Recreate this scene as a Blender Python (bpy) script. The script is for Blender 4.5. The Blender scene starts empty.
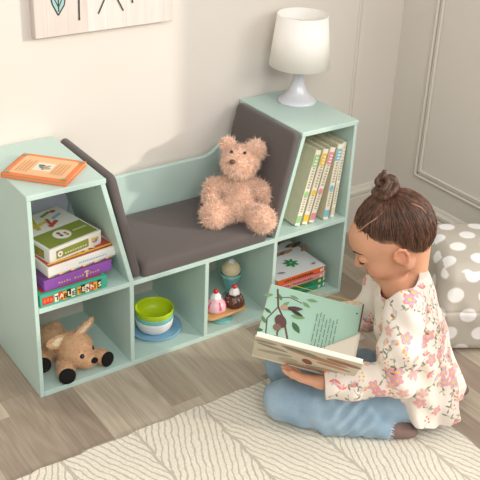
import bpy, bmesh, math, random
import numpy as np
from mathutils import Vector, Matrix
random.seed(7); rng = np.random.default_rng(7)
SC = bpy.context.scene; COL = SC.collection
V = lambda *a: np.array(a, float)
def nrm(v): v = np.asarray(v, float); return v/np.linalg.norm(v)

# ------------------------------------------------------------------ materials
def lin(c):
    if isinstance(c, str):
        c = [int(c[i:i+2], 16)/255 for i in (0, 2, 4)]
    return tuple((x/12.92 if x <= .04045 else ((x+.055)/1.055)**2.4) for x in c) + (1,)
def mat(name, col, rough=.6, var=0.0, scale=30, bump=0.0, bscale=200, sheen=0, sub=0, attr=None, spec=.4, metal=0, coat=0):
    m = bpy.data.materials.new(name); m.use_nodes = True
    nt = m.node_tree; N = nt.nodes; L = nt.links; b = N['Principled BSDF']
    c = lin(col); b.inputs['Base Color'].default_value = c
    b.inputs['Roughness'].default_value = rough; b.inputs['Specular IOR Level'].default_value = spec
    b.inputs['Metallic'].default_value = metal
    if sheen: b.inputs['Sheen Weight'].default_value = sheen; b.inputs['Sheen Roughness'].default_value = .5
    if coat: b.inputs['Coat Weight'].default_value = coat
    if sub:
        b.inputs['Subsurface Weight'].default_value = sub; b.inputs['Subsurface Radius'].default_value = (1, .4, .25)
        b.inputs['Subsurface Scale'].default_value = .012
    src = None
    if attr:
        a = N.new('ShaderNodeVertexColor'); a.layer_name = attr; src = a.outputs['Color']
        L.new(src, b.inputs['Base Color'])
    tc = N.new('ShaderNodeTexCoord')
    if var:
        n = N.new('ShaderNodeTexNoise'); n.inputs['Scale'].default_value = scale; n.inputs['Detail'].default_value = 4
        L.new(tc.outputs['Object'], n.inputs['Vector'])
        mr = N.new('ShaderNodeMapRange'); mr.inputs[1].default_value = .3; mr.inputs[2].default_value = .7
        mr.inputs[3].default_value = 1-var; mr.inputs[4].default_value = 1+var; L.new(n.outputs[0], mr.inputs[0])
        h = N.new('ShaderNodeHueSaturation'); h.inputs['Color'].default_value = c
        if src: L.new(src, h.inputs['Color'])
        L.new(mr.outputs[0], h.inputs['Value']); L.new(h.outputs[0], b.inputs['Base Color'])
    if bump:
        n = N.new('ShaderNodeTexNoise'); n.inputs['Scale'].default_value = bscale; n.inputs['Detail'].default_value = 3
        L.new(tc.outputs['Object'], n.inputs['Vector'])
        bp = N.new('ShaderNodeBump'); bp.inputs['Strength'].default_value = bump; bp.inputs['Distance'].default_value = .002
        L.new(n.outputs[0], bp.inputs['Height']); L.new(bp.outputs[0], b.inputs['Normal'])
    return m
class G:  # small node-graph helper
    def __init__(s, name):
        s.m = bpy.data.materials.new(name); s.m.use_nodes = True; s.N = s.m.node_tree.nodes; s.L = s.m.node_tree.links
        s.b = s.N['Principled BSDF']; s.tc = s.N.new('ShaderNodeTexCoord')
    def node(s, t, **k):
        n = s.N.new(t)
        for a, v in k.items(): setattr(n, a, v)
        return n
    def put(s, v, sock):
        if hasattr(v, 'links'): s.L.new(v, sock)
        else: sock.default_value = v
    def math(s, op, a, b=0.0, c=None):
        n = s.N.new('ShaderNodeMath'); n.operation = op; s.put(a, n.inputs[0]); s.put(b, n.inputs[1])
        if c is not None: s.put(c, n.inputs[2])
        return n.outputs[0]
    def xyz(s, v=None):
        n = s.N.new('ShaderNodeSeparateXYZ'); s.L.new(v or s.tc.outputs['Object'], n.inputs[0]); return n.outputs
    def comb(s, x, y, z=0.0):
        n = s.N.new('ShaderNodeCombineXYZ'); s.put(x, n.inputs[0]); s.put(y, n.inputs[1]); s.put(z, n.inputs[2]); return n.outputs[0]
    def noise(s, v, sc, det=3, dist=0):
        n = s.N.new('ShaderNodeTexNoise'); s.L.new(v, n.inputs['Vector']); n.inputs['Scale'].default_value = sc
        n.inputs['Detail'].default_value = det; n.inputs['Distortion'].default_value = dist; return n.outputs[0]
    def white(s, v):
        n = s.N.new('ShaderNodeTexWhiteNoise'); n.noise_dimensions = '3D'; s.L.new(v, n.inputs['Vector']); return n.outputs['Value']
    def ramp(s, f, stops, interp='LINEAR'):
        n = s.N.new('ShaderNodeValToRGB'); s.L.new(f, n.inputs[0]); e = n.color_ramp.elements; n.color_ramp.interpolation = interp
        e[0].position, e[0].color = stops[0][0], lin(stops[0][1]); e[1].position, e[1].color = stops[1][0], lin(stops[1][1])
        for p, c in stops[2:]: x = e.new(p); x.color = lin(c)
        return n.outputs[0]
    def mix(s, f, a, b, mode='MIX'):
        n = s.N.new('ShaderNodeMix'); n.data_type = 'RGBA'; n.blend_type = mode
        s.put(f, n.inputs[0]); s.put(a, n.inputs[6]); s.put(b, n.inputs[7]); return n.outputs[2]
    def bump(s, h, st, d=.002):
        n = s.N.new('ShaderNodeBump'); n.inputs['Strength'].default_value = st; n.inputs['Distance'].default_value = d
        s.L.new(h, n.inputs['Height']); s.L.new(n.outputs[0], s.b.inputs['Normal'])

# ------------------------------------------------------------------ mesh accumulator
class MB:
    def __init__(s): s.v = []; s.f = []; s.mi = []; s.sm = []; s.mats = []
    def m(s, mt):
        if mt is None: return 0
        if mt not in s.mats: s.mats.append(mt)
        return s.mats.index(mt)
    def add(s, vs, fs, mt=None, smooth=False):
        o = len(s.v); s.v.extend([tuple(map(float, p)) for p in vs]); k = s.m(mt)
        for f in fs: s.f.append(tuple(i+o for i in f)); s.mi.append(k); s.sm.append(smooth)
        return s
    def bm(s, bm, mt=None, smooth=False):
        bm.verts.index_update()
        s.add([v.co[:] for v in bm.verts], [[v.index for v in f.verts] for f in bm.faces], mt, smooth); bm.free(); return s
    def box(s, lo, hi, bev=.0015, mt=None, M=None, seg=1, smooth=False):
        b = bmesh.new(); bmesh.ops.create_cube(b, size=1)
        lo = V(*lo); hi = V(*hi); c = (lo+hi)/2; d = hi-lo
        for v in b.verts: v.co = Vector((c+V(*v.co)*d))
        if bev: bmesh.ops.bevel(b, geom=b.edges[:], offset=bev, segments=seg, profile=.5, affect='EDGES')
        if M is not None: b.transform(M)
        return s.bm(b, mt, smooth)
    def prism(s, pts, y0, y1, bev=0, mt=None, fn=None, seg=1, smooth=False):
        # polygon in (a, b); fn(a, t, b) -> xyz, default (a, t, b)
        fn = fn or (lambda a, t, c: (a, t, c)); n = len(pts); b = bmesh.new()
        A = [b.verts.new(fn(p[0], y0, p[1])) for p in pts]; B = [b.verts.new(fn(p[0], y1, p[1])) for p in pts]
        b.faces.new(A); b.faces.new(B[::-1])
        for i in range(n): b.faces.new((A[(i+1) % n], A[i], B[i], B[(i+1) % n]))
        bmesh.ops.recalc_face_normals(b, faces=b.faces[:])
        if bev:
            bmesh.ops.bevel(b, geom=b.edges[:], offset=bev, segments=seg, profile=.5, affect='EDGES', clamp_overlap=True)
        return s.bm(b, mt, smooth)
    def lathe(s, prof, c, n=32, mt=None, smooth=True, fn=None):
        vs = []; fs = []; m = len(prof)
        for i in range(n):
            a = 2*math.pi*i/n
            for r, z in prof:
                k = fn(a, r, z) if fn else r
                vs.append((c[0]+k*math.cos(a), c[1]+k*math.sin(a), c[2]+z))
        for i in range(n):
            j = (i+1) % n
            for q in range(m-1): fs.append((i*m+q, j*m+q, j*m+q+1, i*m+q+1))
        if prof[0][0] > 1e-5: fs.append([i*m for i in range(n)][::-1])
        if prof[-1][0] > 1e-5: fs.append([i*m+m-1 for i in range(n)])
        return s.add(vs, fs, mt, smooth)
    def tube(s, pts, r, n=8, mt=None, smooth=True, flat=1.0, up=(0, 0, 1)):
        P = [V(*p) for p in pts]; R = r if hasattr(r, '__len__') else [r]*len(P); vs = []; fs = []
        for i, p in enumerate(P):
            t = nrm(P[min(i+1, len(P)-1)]-P[max(i-1, 0)]); a = np.cross(t, up)
            if np.linalg.norm(a) < 1e-3: a = np.cross(t, (1, 0, 0))
            a = nrm(a); b = np.cross(a, t)
            for k in range(n):
                w = 2*math.pi*k/n; vs.append(p+R[i]*(math.cos(w)*a+flat*math.sin(w)*b))
        for i in range(len(P)-1):
            for k in range(n): q = (k+1) % n; fs.append((i*n+k, i*n+q, (i+1)*n+q, (i+1)*n+k))
        fs.append(list(range(n))); fs.append([(len(P)-1)*n+k for k in range(n)][::-1])
        return s.add(vs, fs, mt, smooth)
    def sphere(s, c, r, mt=None, n=16, R=None):
        r = V(r, r, r) if not hasattr(r, '__len__') else V(*r); vs = []; fs = []; m = n//2+1
        for i in range(n):
            for j in range(m):
                a = 2*math.pi*i/n; t = math.pi*j/(m-1)
                p = V(math.sin(t)*math.cos(a), math.sin(t)*math.sin(a), math.cos(t))*r
                if R is not None: p = p @ R
                vs.append(p+V(*c))
        for i in range(n):
            for j in range(m-1): fs.append((i*m+j, i*m+j+1, ((i+1) % n)*m+j+1, ((i+1) % n)*m+j))
        return s.add(vs, fs, mt, True)
    def build(s, name, mt=None, parent=None, base=None):
        me = bpy.data.meshes.new(name); b = V(*(base if base is not None else (parent['_b'] if parent is not None and '_b' in parent else (0, 0, 0))))
        me.from_pydata([tuple(V(*p)-b) for p in s.v], [], s.f)
        ms = s.mats or [mt]
        for x in ms: me.materials.append(x)
        me.polygons.foreach_set('material_index', s.mi); me.polygons.foreach_set('use_smooth', s.sm); me.update()
        o = bpy.data.objects.new(name, me); COL.objects.link(o)
        if parent is not None: o.parent = parent
        else: o.location = b
        o['_b'] = list(b); return o
def thing(name, base, label, cat, group=None):
    o = bpy.data.objects.new(name, None); COL.objects.link(o); o.location = base; o.empty_display_size = .05
    o['_b'] = [float(x) for x in base]; return tag(o, label, cat, group)
def tag(o, label, cat, group=None):
    o['label'] = label; o['category'] = cat
    if group: o['group'] = group
    return o
def struct(o): o['kind'] = 'structure'; return o

# ------------------------------------------------------------------ flat printed artwork on a face
class Print:
    """flat ink on a real face: origin O, unit axes U (right) and W (up); metres"""
    def __init__(s, O, U, W, lift=.0004):
        s.O = V(*O); s.U = nrm(U); s.W = nrm(W); s.n = np.cross(s.U, s.W); s.l = lift; s.k = 0; s.mb = MB()
    def p(s, x, y): return s.O+s.U*x+s.W*y+s.n*(s.l+s.k*.00012)
    def poly(s, pts, mt): s.k += 1; s.mb.add([s.p(*q) for q in pts], [list(range(len(pts)))], mt); return s
    def rect(s, x0, y0, x1, y1, mt): return s.poly([(x0, y0), (x1, y0), (x1, y1), (x0, y1)], mt)
    def ell(s, x, y, rx, ry, mt, rot=0, n=18):
        c, d = math.cos(rot), math.sin(rot)
        return s.poly([(x+rx*math.cos(a)*c-ry*math.sin(a)*d, y+rx*math.cos(a)*d+ry*math.sin(a)*c) for a in [2*math.pi*i/n for i in range(n)]], mt)
    def leaf(s, x, y, l, w, rot, mt):
        c, d = math.cos(rot), math.sin(rot); q = []
        for t, h in ((0, 0), (.25, .8), (.5, 1), (.75, .7), (1, 0), (.75, -.7), (.5, -1), (.25, -.8)): q.append((t*l, h*w/2))
        return s.poly([(x+a*c-b*d, y+a*d+b*c) for a, b in q], mt)
    def line(s, pts, w, mt):
        s.k += 1
        for a, b in zip(pts[:-1], pts[1:]):
            a = V(*a); b = V(*b); t = nrm(b-a); n = V(-t[1], t[0])*w/2
            s.mb.add([s.p(*q) for q in (a-n, b-n, b+n, a+n)], [(0, 1, 2, 3)], mt)
        return s
    def text(s, txt, x, y, size, mt, bold=0, rot=0, align='LEFT', sx=1.0):
        s.k += 1
        cu = bpy.data.curves.new('t', 'FONT'); cu.body = txt; cu.size = size; cu.offset = bold; cu.align_x = align; cu.resolution_u = 2
        o = bpy.data.objects.new('t', cu); COL.objects.link(o); dg = bpy.context.evaluated_depsgraph_get(); dg.update()
        me = bpy.data.meshes.new_from_object(o.evaluated_get(dg)); c, d = math.cos(rot), math.sin(rot)
        vs = [s.p(x+v.co.x*sx*c-v.co.y*d, y+v.co.x*sx*d+v.co.y*c) for v in me.vertices]
        s.mb.add(vs, [list(p.vertices) for p in me.polygons], mt)
        bpy.data.objects.remove(o); bpy.data.curves.remove(cu); bpy.data.meshes.remove(me); return s
    def build(s, name, parent): return s.mb.build(name, None, parent)
def ink(h, r=.55): 
    k = 'ink_'+h
    return bpy.data.materials.get(k) or mat(k, h, r)

# ------------------------------------------------------------------ signed distance modelling
class SDF:
    def __init__(s, lo, hi, h):
        s.lo = V(*lo); s.h = h; s.n = np.ceil((V(*hi)-s.lo)/h).astype(int)+1
        s.ax = [(s.lo[i]+h*np.arange(s.n[i])).astype(np.float32) for i in range(3)]
        s.d = np.full(s.n, .05, np.float32)
    def win(s, lo, hi, pad):
        sl = []
        for i in range(3):
            a = int(max(0, math.floor((lo[i]-pad-s.lo[i])/s.h))); b = int(min(s.n[i], math.ceil((hi[i]+pad-s.lo[i])/s.h)+1)); sl.append(slice(a, max(a, b)))
        g = np.ix_(*[s.ax[i][sl[i]] for i in range(3)]); return tuple(sl), g
    def op(s, prim, k=.01, mode='add'):
        fn, lo, hi = prim; sl, g = s.win(lo, hi, k+.03)
        if any(q.stop <= q.start for q in sl): return s
        D = fn(*g).astype(np.float32); a = s.d[sl]
        if mode == 'add': h = np.maximum(k-np.abs(a-D), 0)/k; s.d[sl] = np.minimum(a, D)-h*h*k*.25
        elif mode == 'sub': D = -D; h = np.maximum(k-np.abs(a-D), 0)/k; s.d[sl] = np.maximum(a, D)+h*h*k*.25
        return s
    def add(s, prim, k=.01): return s.op(prim, k)
    def sub(s, prim, k=.005): return s.op(prim, k, 'sub')
    def mesh(s):
        d = s.d; ins = d < 0; nx, ny, nz = s.n
        c = np.zeros((nx-1, ny-1, nz-1), np.int8)
        for i in (0, 1):
            for j in (0, 1):
                for k in (0, 1): c += ins[i:nx-1+i, j:ny-1+j, k:nz-1+k]
        I = np.argwhere((c > 0) & (c < 8)); idx = np.full(c.shape, -1, np.int32); idx[I[:, 0], I[:, 1], I[:, 2]] = np.arange(len(I))
        acc = np.zeros((len(I), 3)); cnt = np.zeros(len(I))
        cor = [(i, j, k) for i in (0, 1) for j in (0, 1) for k in (0, 1)]
        val = {q: d[I[:, 0]+q[0], I[:, 1]+q[1], I[:, 2]+q[2]] for q in cor}
        for a in cor:
            for ax in range(3):
                if a[ax] == 0:
                    b = list(a); b[ax] = 1; b = tuple(b); va, vb = val[a], val[b]; m = (va < 0) != (vb < 0)
                    t = va[m]/(va[m]-vb[m]); p = np.tile(V(*a), (m.sum(), 1)); p[:, ax] += t; acc[m] += p; cnt[m] += 1
        vs = s.lo+(I+acc/cnt[:, None])*s.h; F = []
        for ax in range(3):
            u, w = (ax+1) % 3, (ax+2) % 3
            sa = [slice(None)]*3; sb = [slice(None)]*3; sa[ax] = slice(0, -1); sb[ax] = slice(1, None)
            E = np.argwhere(ins[tuple(sa)] != ins[tuple(sb)]); E = E[(E[:, u] > 0) & (E[:, w] > 0) & (E[:, u] < s.n[u]-1) & (E[:, w] < s.n[w]-1)]
            q = []
            for du, dw in ((1, 1), (0, 1), (0, 0), (1, 0)):
                e = E.copy(); e[:, u] -= du; e[:, w] -= dw; q.append(idx[e[:, 0], e[:, 1], e[:, 2]])
            q = np.stack(q, 1); fl = ~ins[E[:, 0], E[:, 1], E[:, 2]]; q[fl] = q[fl][:, ::-1]; F.append(q)
        return vs, np.concatenate(F)
def sdf_obj(name, vf, mt, parent, base=None, colors=None, smooth=0):
    vs, F = vf; b = V(*(base if base is not None else parent['_b'] if parent is not None else (0, 0, 0)))
    if smooth:
        e = np.concatenate([F[:, [0, 1]], F[:, [1, 2]], F[:, [2, 3]], F[:, [3, 0]]]); e = np.concatenate([e, e[:, ::-1]])
        cnt = np.bincount(e[:, 0], minlength=len(vs))[:, None]
        for _ in range(smooth):
            a = np.stack([np.bincount(e[:, 0], weights=vs[e[:, 1], i], minlength=len(vs)) for i in range(3)], 1)/np.maximum(cnt, 1); vs = vs*.5+a*.5
    me = bpy.data.meshes.new(name); me.vertices.add(len(vs)); me.vertices.foreach_set('co', (vs-b).astype(np.float32).ravel())
    me.loops.add(len(F)*4); me.loops.foreach_set('vertex_index', F.astype(np.int32).ravel())
    me.polygons.add(len(F)); me.polygons.foreach_set('loop_start', np.arange(0, len(F)*4, 4, dtype=np.int32))
    me.polygons.foreach_set('use_smooth', np.ones(len(F), bool)); me.update(calc_edges=True)
    if colors is not None:
        a = me.color_attributes.new('Col', 'FLOAT_COLOR', 'POINT'); c = np.ones((len(vs), 4), np.float32); c[:, :3] = colors(vs, F) if callable(colors) else colors
        a.data.foreach_set('color', c.ravel())
    me.materials.append(mt); o = bpy.data.objects.new(name, me); COL.objects.link(o)
    if parent is not None: o.parent = parent
    else: o.location = b
    o['_b'] = [float(x) for x in b]; return o
def bbx(*pr):
    P = np.array([p for p, r in pr]); R = max(r for p, r in pr); return P.min(0)-R, P.max(0)+R
def cone(a, b, ra, rb=None):
    a, b = V(*a), V(*b); rb = ra if rb is None else rb; ab = b-a; L2 = max(ab@ab, 1e-12)
    def fn(X, Y, Z):
        t = np.clip(((X-a[0])*ab[0]+(Y-a[1])*ab[1]+(Z-a[2])*ab[2])/L2, 0, 1)
        return np.sqrt((X-a[0]-t*ab[0])**2+(Y-a[1]-t*ab[1])**2+(Z-a[2]-t*ab[2])**2)-(ra+(rb-ra)*t)
    lo, hi = bbx((a, ra), (b, rb)); return fn, lo, hi
def ball(c, r): return cone(c, V(*c)+V(0, 0, 1e-4), r)
def ell(c, r, R=None):
    c = V(*c); r = V(*r); R = np.eye(3) if R is None else np.array(R, float)
    def fn(X, Y, Z):
        k0 = 0; k1 = 0
        for i in range(3):
            q = (X-c[0])*R[i, 0]+(Y-c[1])*R[i, 1]+(Z-c[2])*R[i, 2]; k0 = k0+(q/r[i])**2; k1 = k1+(q/r[i]**2)**2
        k0 = np.sqrt(k0); return k0*(k0-1)/np.maximum(np.sqrt(k1), 1e-6)
    return fn, c-max(r), c+max(r)
def chain(s, pts, rs, k=.01):
    for i in range(len(pts)-1): s.add(cone(pts[i], pts[i+1], rs[i], rs[i+1]), k)
def normals(vs, F):
    a = vs[F[:, 2]]-vs[F[:, 0]]; b = vs[F[:, 3]]-vs[F[:, 1]]; n = np.cross(a, b); N = np.zeros_like(vs)
    for i in range(4):
        for j in range(3): N[:, j] += np.bincount(F[:, i], weights=n[:, j], minlength=len(vs))
    return N/np.maximum(np.linalg.norm(N, axis=1, keepdims=True), 1e-12)
def fur(o, vf, count, length, width, mt, droop=.3, jit=.5, mask=None, seed=1):
    """adds short tapered strands to a plush mesh as part of the same mesh"""
    r = np.random.default_rng(seed); vs, F = vf; N = normals(vs, F); cen = vs[F].mean(1)
    if mask is not None: F = F[mask(cen)]; cen = vs[F].mean(1)
    pick = r.integers(0, len(F), count); w = r.random((count, 4)); w /= w.sum(1, keepdims=True)
    p = (vs[F[pick]]*w[:, :, None]).sum(1); n = N[F[pick, 0]]
    dr = n+r.normal(0, jit, (count, 3)); dr /= np.linalg.norm(dr, axis=1, keepdims=True)
    Ln = length*r.uniform(.5, 1.2, (count, 1)); side = np.cross(dr, r.normal(size=(count, 3))); side /= np.linalg.norm(side, axis=1, keepdims=True)
    curl = r.normal(0, .35, (count, 3)); curl[:, 2] -= droop
    p0 = p-n*.001; p1 = p+dr*Ln*.5; p2 = p+(dr+curl)*Ln; wd = width
    A = np.stack([p0-side*wd, p0+side*wd, p1+side*wd*.8, p1-side*wd*.8, p2], 1).reshape(-1, 3)
    i = np.arange(count)[:, None]*5
    return A, np.concatenate([i+[0, 1, 2, 3]], 0), np.concatenate([i+[3, 2, 4]], 0)
def plush(name, s, mt, parent, count, length, width, colors=None, mask=None, seed=1, droop=.3, jit=.5):
    vf = s.mesh(); A, Q, T = fur(None, vf, count, length, width, mt, droop, jit, mask, seed); vs, F = vf; n0 = len(vs)
    allv = np.concatenate([vs, A]); b = V(*parent['_b'])
    me = bpy.data.meshes.new(name); me.from_pydata((allv-b).tolist(), [], F.tolist()+(Q+n0).tolist()+(T+n0).tolist())
    me.polygons.foreach_set('use_smooth', np.ones(len(me.polygons), bool))
    a = me.color_attributes.new('Col', 'FLOAT_COLOR', 'POINT'); c = np.ones((len(allv), 4), np.float32)
    base = colors(vs) if colors is not None else np.tile(lin('d8b394')[:3], (len(vs), 1)); c[:n0, :3] = base
    r = np.random.default_rng(seed+5); from_pt = A[0::5]; fc = (colors(from_pt) if colors is not None else np.tile(lin('d8b394')[:3], (len(from_pt), 1)))*r.uniform(.82, 1.15, (len(from_pt), 1))
    c[n0:, :3] = np.repeat(fc, 5, 0); a.data.foreach_set('color', c.ravel()); me.materials.append(mt); me.update()
    o = bpy.data.objects.new(name, me); COL.objects.link(o); o.parent = parent; o['_b'] = list(b); return o

# ================================================================== SETTING
g = G('oak_laminate'); x, y, z = g.xyz(); wd, ln = .106, .62
row = g.math('FLOOR', g.math('DIVIDE', g.math('ADD', x, .004), wd))
off = g.math('MULTIPLY', g.white(g.comb(row, 3.3, 1.0)), ln)
yy = g.math('DIVIDE', g.math('ADD', y, off), ln); pl = g.math('FLOOR', yy)
rnd = g.white(g.comb(row, pl, 7.0)); rnd2 = g.white(g.comb(pl, row, 2.0))
tone = g.ramp(rnd, [(0, 'a89887'), (.3, 'b9ab97'), (.55, 'c9bca8'), (.8, 'ae9f8d'), (1, 'c2b4a0')], 'CONSTANT')
v = g.comb(g.math('ADD', g.math('MULTIPLY', x, 9.0), g.math('MULTIPLY', rnd, 40)), g.math('ADD', g.math('MULTIPLY', y, 1.1), g.math('MULTIPLY', rnd2, 30)))
cath = g.noise(v, 1.1, 2, .6); rings = g.math('SINE', g.math('MULTIPLY', cath, 40)); rings = g.math('MULTIPLY_ADD', rings, .5, .5)
fine = g.noise(g.comb(g.math('ADD', g.math('MULTIPLY', x, 26.0), g.math('MULTIPLY', rnd, 9)), y), 6, 4)
gr = g.math('ADD', g.math('MULTIPLY', rings, .22), g.math('MULTIPLY', fine, .8))
gr2 = g.ramp(gr, [(.25, 'a2968a'), (.8, 'ffffff')])
c1 = g.mix(.5, tone, gr2, 'MULTIPLY')
fx = g.math('FRACT', g.math('DIVIDE', g.math('ADD', x, .004), wd)); fy = g.math('FRACT', yy)
ex = g.math('LESS_THAN', g.math('MULTIPLY', g.math('MINIMUM', fx, g.math('SUBTRACT', 1.0, fx)), wd), .0007)
ey = g.math('LESS_THAN', g.math('MULTIPLY', g.math('MINIMUM', fy, g.math('SUBTRACT', 1.0, fy)), ln), .0007)
seam = g.math('MULTIPLY', g.math('MAXIMUM', ex, ey), .45)
g.L.new(g.mix(seam, c1, lin('6e6152')), g.b.inputs['Base Color']); g.b.inputs['Roughness'].default_value = .42
g.b.inputs['Specular IOR Level'].default_value = .35; g.bump(gr, .05)
FLOOR = g.m
struct(MB().add([(-3, -4, 0), (3.4, -4, 0), (3.4, .4, 0), (-3, .4, 0), (-3, -4, -.06), (3.4, -4, -.06), (3.4, .4, -.06), (-3, .4, -.06)],
    [(0, 1, 2, 3), (4, 7, 6, 5), (0, 4, 5, 1), (1, 5, 6, 2), (2, 6, 7, 3), (3, 7, 4, 0)]).build('floor', FLOOR))
WALL = mat('painted_wall', 'dcd5cb', .75, var=.012, scale=3, bump=.06, bscale=90)
TRIM = mat('painted_trim', 'ddd6ca', .5)
WX = 1.678; WY = .36
struct(MB().box((-3, WY, 0), (WX, WY+.1, 2.6), 0).build('wall_back', WALL))
mb = MB()   # right wall with the window opening out of frame towards the viewer
WZ0, WZ1, WA, WB = .30, 2.2, -.62, -2.6
mb.box((WX, WA, 0), (WX+.12, WY+.1, 2.6), 0); mb.box((WX, WB, 0), (WX+.12, WA, WZ0), 0); mb.box((WX, WB, WZ1), (WX+.12, WA, 2.6), 0); mb.box((WX, -4, 0), (WX+.12, WB, 2.6), 0)
struct(mb.build('wall_right', WALL))
w = MB()
for a, b in ((WA-.04, WA), (WB, WB+.04), ((WA+WB)/2-.02, (WA+WB)/2+.02)): w.box((WX+.02, a, WZ0), (WX+.08, b, WZ1), .003)
w.box((WX+.02, WB, WZ0), (WX+.08, WA, WZ0+.04), .003); w.box((WX+.02, WB, WZ1-.04), (WX+.08, WA, WZ1), .003)
struct(w.build('window_1', TRIM))
def board(y0, y1, x0, x1, name):
    m = MB(); return m
# tall skirting with a moulded cap
def skirt(name, fn, t0, t1):
    prof = [(0, 0), (.016, 0), (.016, .15), (.012, .158), (.019, .166), (.019, .178), (.010, .186), (.006, .196), (0, .2)]
    return struct(MB().prism(prof, t0, t1, fn=fn).build(name, TRIM))
skirt('baseboard_back', lambda a, t, c: (t, WY-a, c), -3, WX)
skirt('baseboard_right', lambda a, t, c: (WX-a, t, c), -4, WY-.002)
def frame_moulding(name, fn, u0, u1, v0, v1, wid=.034, dep=.012):
    m = MB(); w3 = wid/3
    def bar(a0, a1, b0, b1, d): m.prism([(a0, b0), (a1, b0), (a1, b1), (a0, b1)], 0, d, bev=min(.003, d*.4), fn=fn)
    for k, (o, d) in enumerate(((0, dep), (w3*1.1, dep*.45), (w3*2, dep*.8))):
        e = w3*.85
        bar(u0+o, u0+o+e, v0+o, v1-o, d); bar(u1-o-e, u1-o, v0+o, v1-o, d); bar(u0+o, u1-o, v0+o, v0+o+e, d); bar(u0+o, u1-o, v1-o-e, v1-o, d)
    return struct(m.build(name, TRIM))
frame_moulding('trim_1', lambda a, t, c: (WX-t, a, c), -.58, .186, .285, 2.2)
frame_moulding('trim_2', lambda a, t, c: (a, WY-t, c), .72, 1.47, 1.12, 2.2, dep=.006) if False else None
struct(MB().prism([(1.452, .22), (1.458, .22), (1.458, 2.3), (1.452, 2.3)], 0, .003, fn=lambda a, t, c: (a, WY-t, c), bev=.001)
       .prism([(1.466, .22), (1.486, .22), (1.486, 2.3), (1.466, 2.3)], 0, .004, fn=lambda a, t, c: (a, WY-t, c), bev=.0015).build('trim_2', TRIM))

# rug -----------------------------------------------------------------
g = G('woven_rug'); x, y, z = g.xyz()
wob = g.noise(g.comb(x, y), 14, 3); wob2 = g.noise(g.comb(g.math('MULTIPLY', x, 3.0), y), 45, 2)
pp = g.math('PINGPONG', g.math('ADD', x, .64-.575+.0), .225)   # object origin is the rug centre
xx = g.math('ADD', x, g.math('MULTIPLY', g.math('SUBTRACT', wob, .5), .03))
pp = g.math('PINGPONG', g.math('ADD', xx, RUGX := .0), .225)
ph = g.math('ADD', g.math('MULTIPLY', pp, .92), g.math('MULTIPLY', y, -.40))
ph = g.math('ADD', ph, g.math('MULTIPLY', g.math('SUBTRACT', wob2, .5), .006))
ln_ = g.math('SINE', g.math('MULTIPLY', ph, 2*math.pi/.0185))
div = g.math('GREATER_THAN', g.math('ABSOLUTE', g.math('SUBTRACT', pp, .1125)), .1075)
lm = g.math('MAXIMUM', g.math('MULTIPLY', g.math('SMOOTH_MIN', g.math('MAXIMUM', g.math('MULTIPLY_ADD', ln_, 1.6, -.75), 0.0), 1.0, .1), 1.0), g.math('MULTIPLY', div, .8))
grain = g.noise(g.tc.outputs['Object'], 260, 2)
fac = g.math('MULTIPLY', lm, g.math('MULTIPLY_ADD', grain, .9, .28))
base = g.ramp(grain, [(.3, 'dcd4c3'), (.7, 'f0e9d9')])
g.L.new(g.mix(fac, base, lin('a39b8a')), g.b.inputs['Base Color']); g.b.inputs['Roughness'].default_value = .95; g.b.inputs['Specular IOR Level'].default_value = .1
g.bump(g.math('SUBTRACT', grain, g.math('MULTIPLY', lm, .5)), .6, .004)
RUG = g.m
rx0, rx1, ry0, ry1 = -.515, .962, -2.2, -.288
b = bmesh.new(); bmesh.ops.create_grid(b, x_segments=60, y_segments=60, size=.5)
m = MB(); n = 50; top = []
def rugpt(u, v):
    X = rx0+(rx1-rx0)*u; Y = ry0+(ry1-ry0)*v
    if u in (0, 1): X += .003*math.sin(Y*37)+.002*math.sin(Y*91)
    if v in (0, 1): Y += .003*math.sin(X*41)+.002*math.sin(X*87)
    return X, Y
b.free()
ring = [rugpt(i/n, 0) for i in range(n)]+[rugpt(1, i/n) for i in range(n)]+[rugpt(1-i/n, 1) for i in range(n)]+[rugpt(0, 1-i/n) for i in range(n)]
K = len(ring); cx, cy = (rx0+rx1)/2, (ry0+ry1)/2
vs = [(p[0], p[1], .0008) for p in ring]+[(p[0], p[1], .007) for p in ring]+[(cx+(p[0]-cx)*.996, cy+(p[1]-cy)*.996, .010) for p in ring]
fs = [(i, (i+1) % K, K+(i+1) % K, K+i) for i in range(K)]+[(K+i, K+(i+1) % K, 2*K+(i+1) % K, 2*K+i) for i in range(K)]+[list(range(2*K, 3*K))]+[list(range(K))[::-1]]
RB = (.16, -.4, 0)
rug = tag(m.add(vs, fs).build('area_rug', RUG, base=RB), 'cream woven area rug with grey chevron lines on the wood floor under the seated girl', 'rug')
rug['kind'] = 'thing'

# ================================================================== BENCH
W_, D_, H_, ZS, T_ = 1.17, .352, .674, .311, .016
X1, X2, X3, WL, WR = .313, .585, .857, .233, .937
MINT = mat('mint_laminate', 'bfd6cc', .42, var=.01, scale=8)
WHITEB = mat('white_backing', 'e2e2f0', .6)
bench = thing('storage_bench', (W_/2, D_/2, 0), 'mint green storage bench with open cubbies and a padded reading nook', 'bench')
def panel(name, lo, hi, mt=MINT, bev=.0012): return MB().box(lo, hi, bev).build(name, mt, bench)
panel('side_panel', (0, .001, 0), (T_*.8, D_, H_-T_)); panel('side_panel', (W_-T_*.8, .001, 0), (W_, D_, H_-T_))
panel('top_panel', (-.002, -.002, H_-T_), (WL+.004, D_+.002, H_), bev=.002); panel('top_panel', (WR-.004, -.002, H_-T_), (W_+.002, D_+.002, H_), bev=.002)
panel('bottom_panel', (T_*.8, 0, 0), (W_-T_*.8, D_-.004, T_))
panel('shelf', (T_*.8, 0, ZS-T_), (W_-T_*.8, D_-.004, ZS))
for xx_ in (X1, X2, X3): panel('divider', (xx_-T_*.45, .0005, T_), (xx_+T_*.45, D_-.005, ZS-T_))
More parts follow.
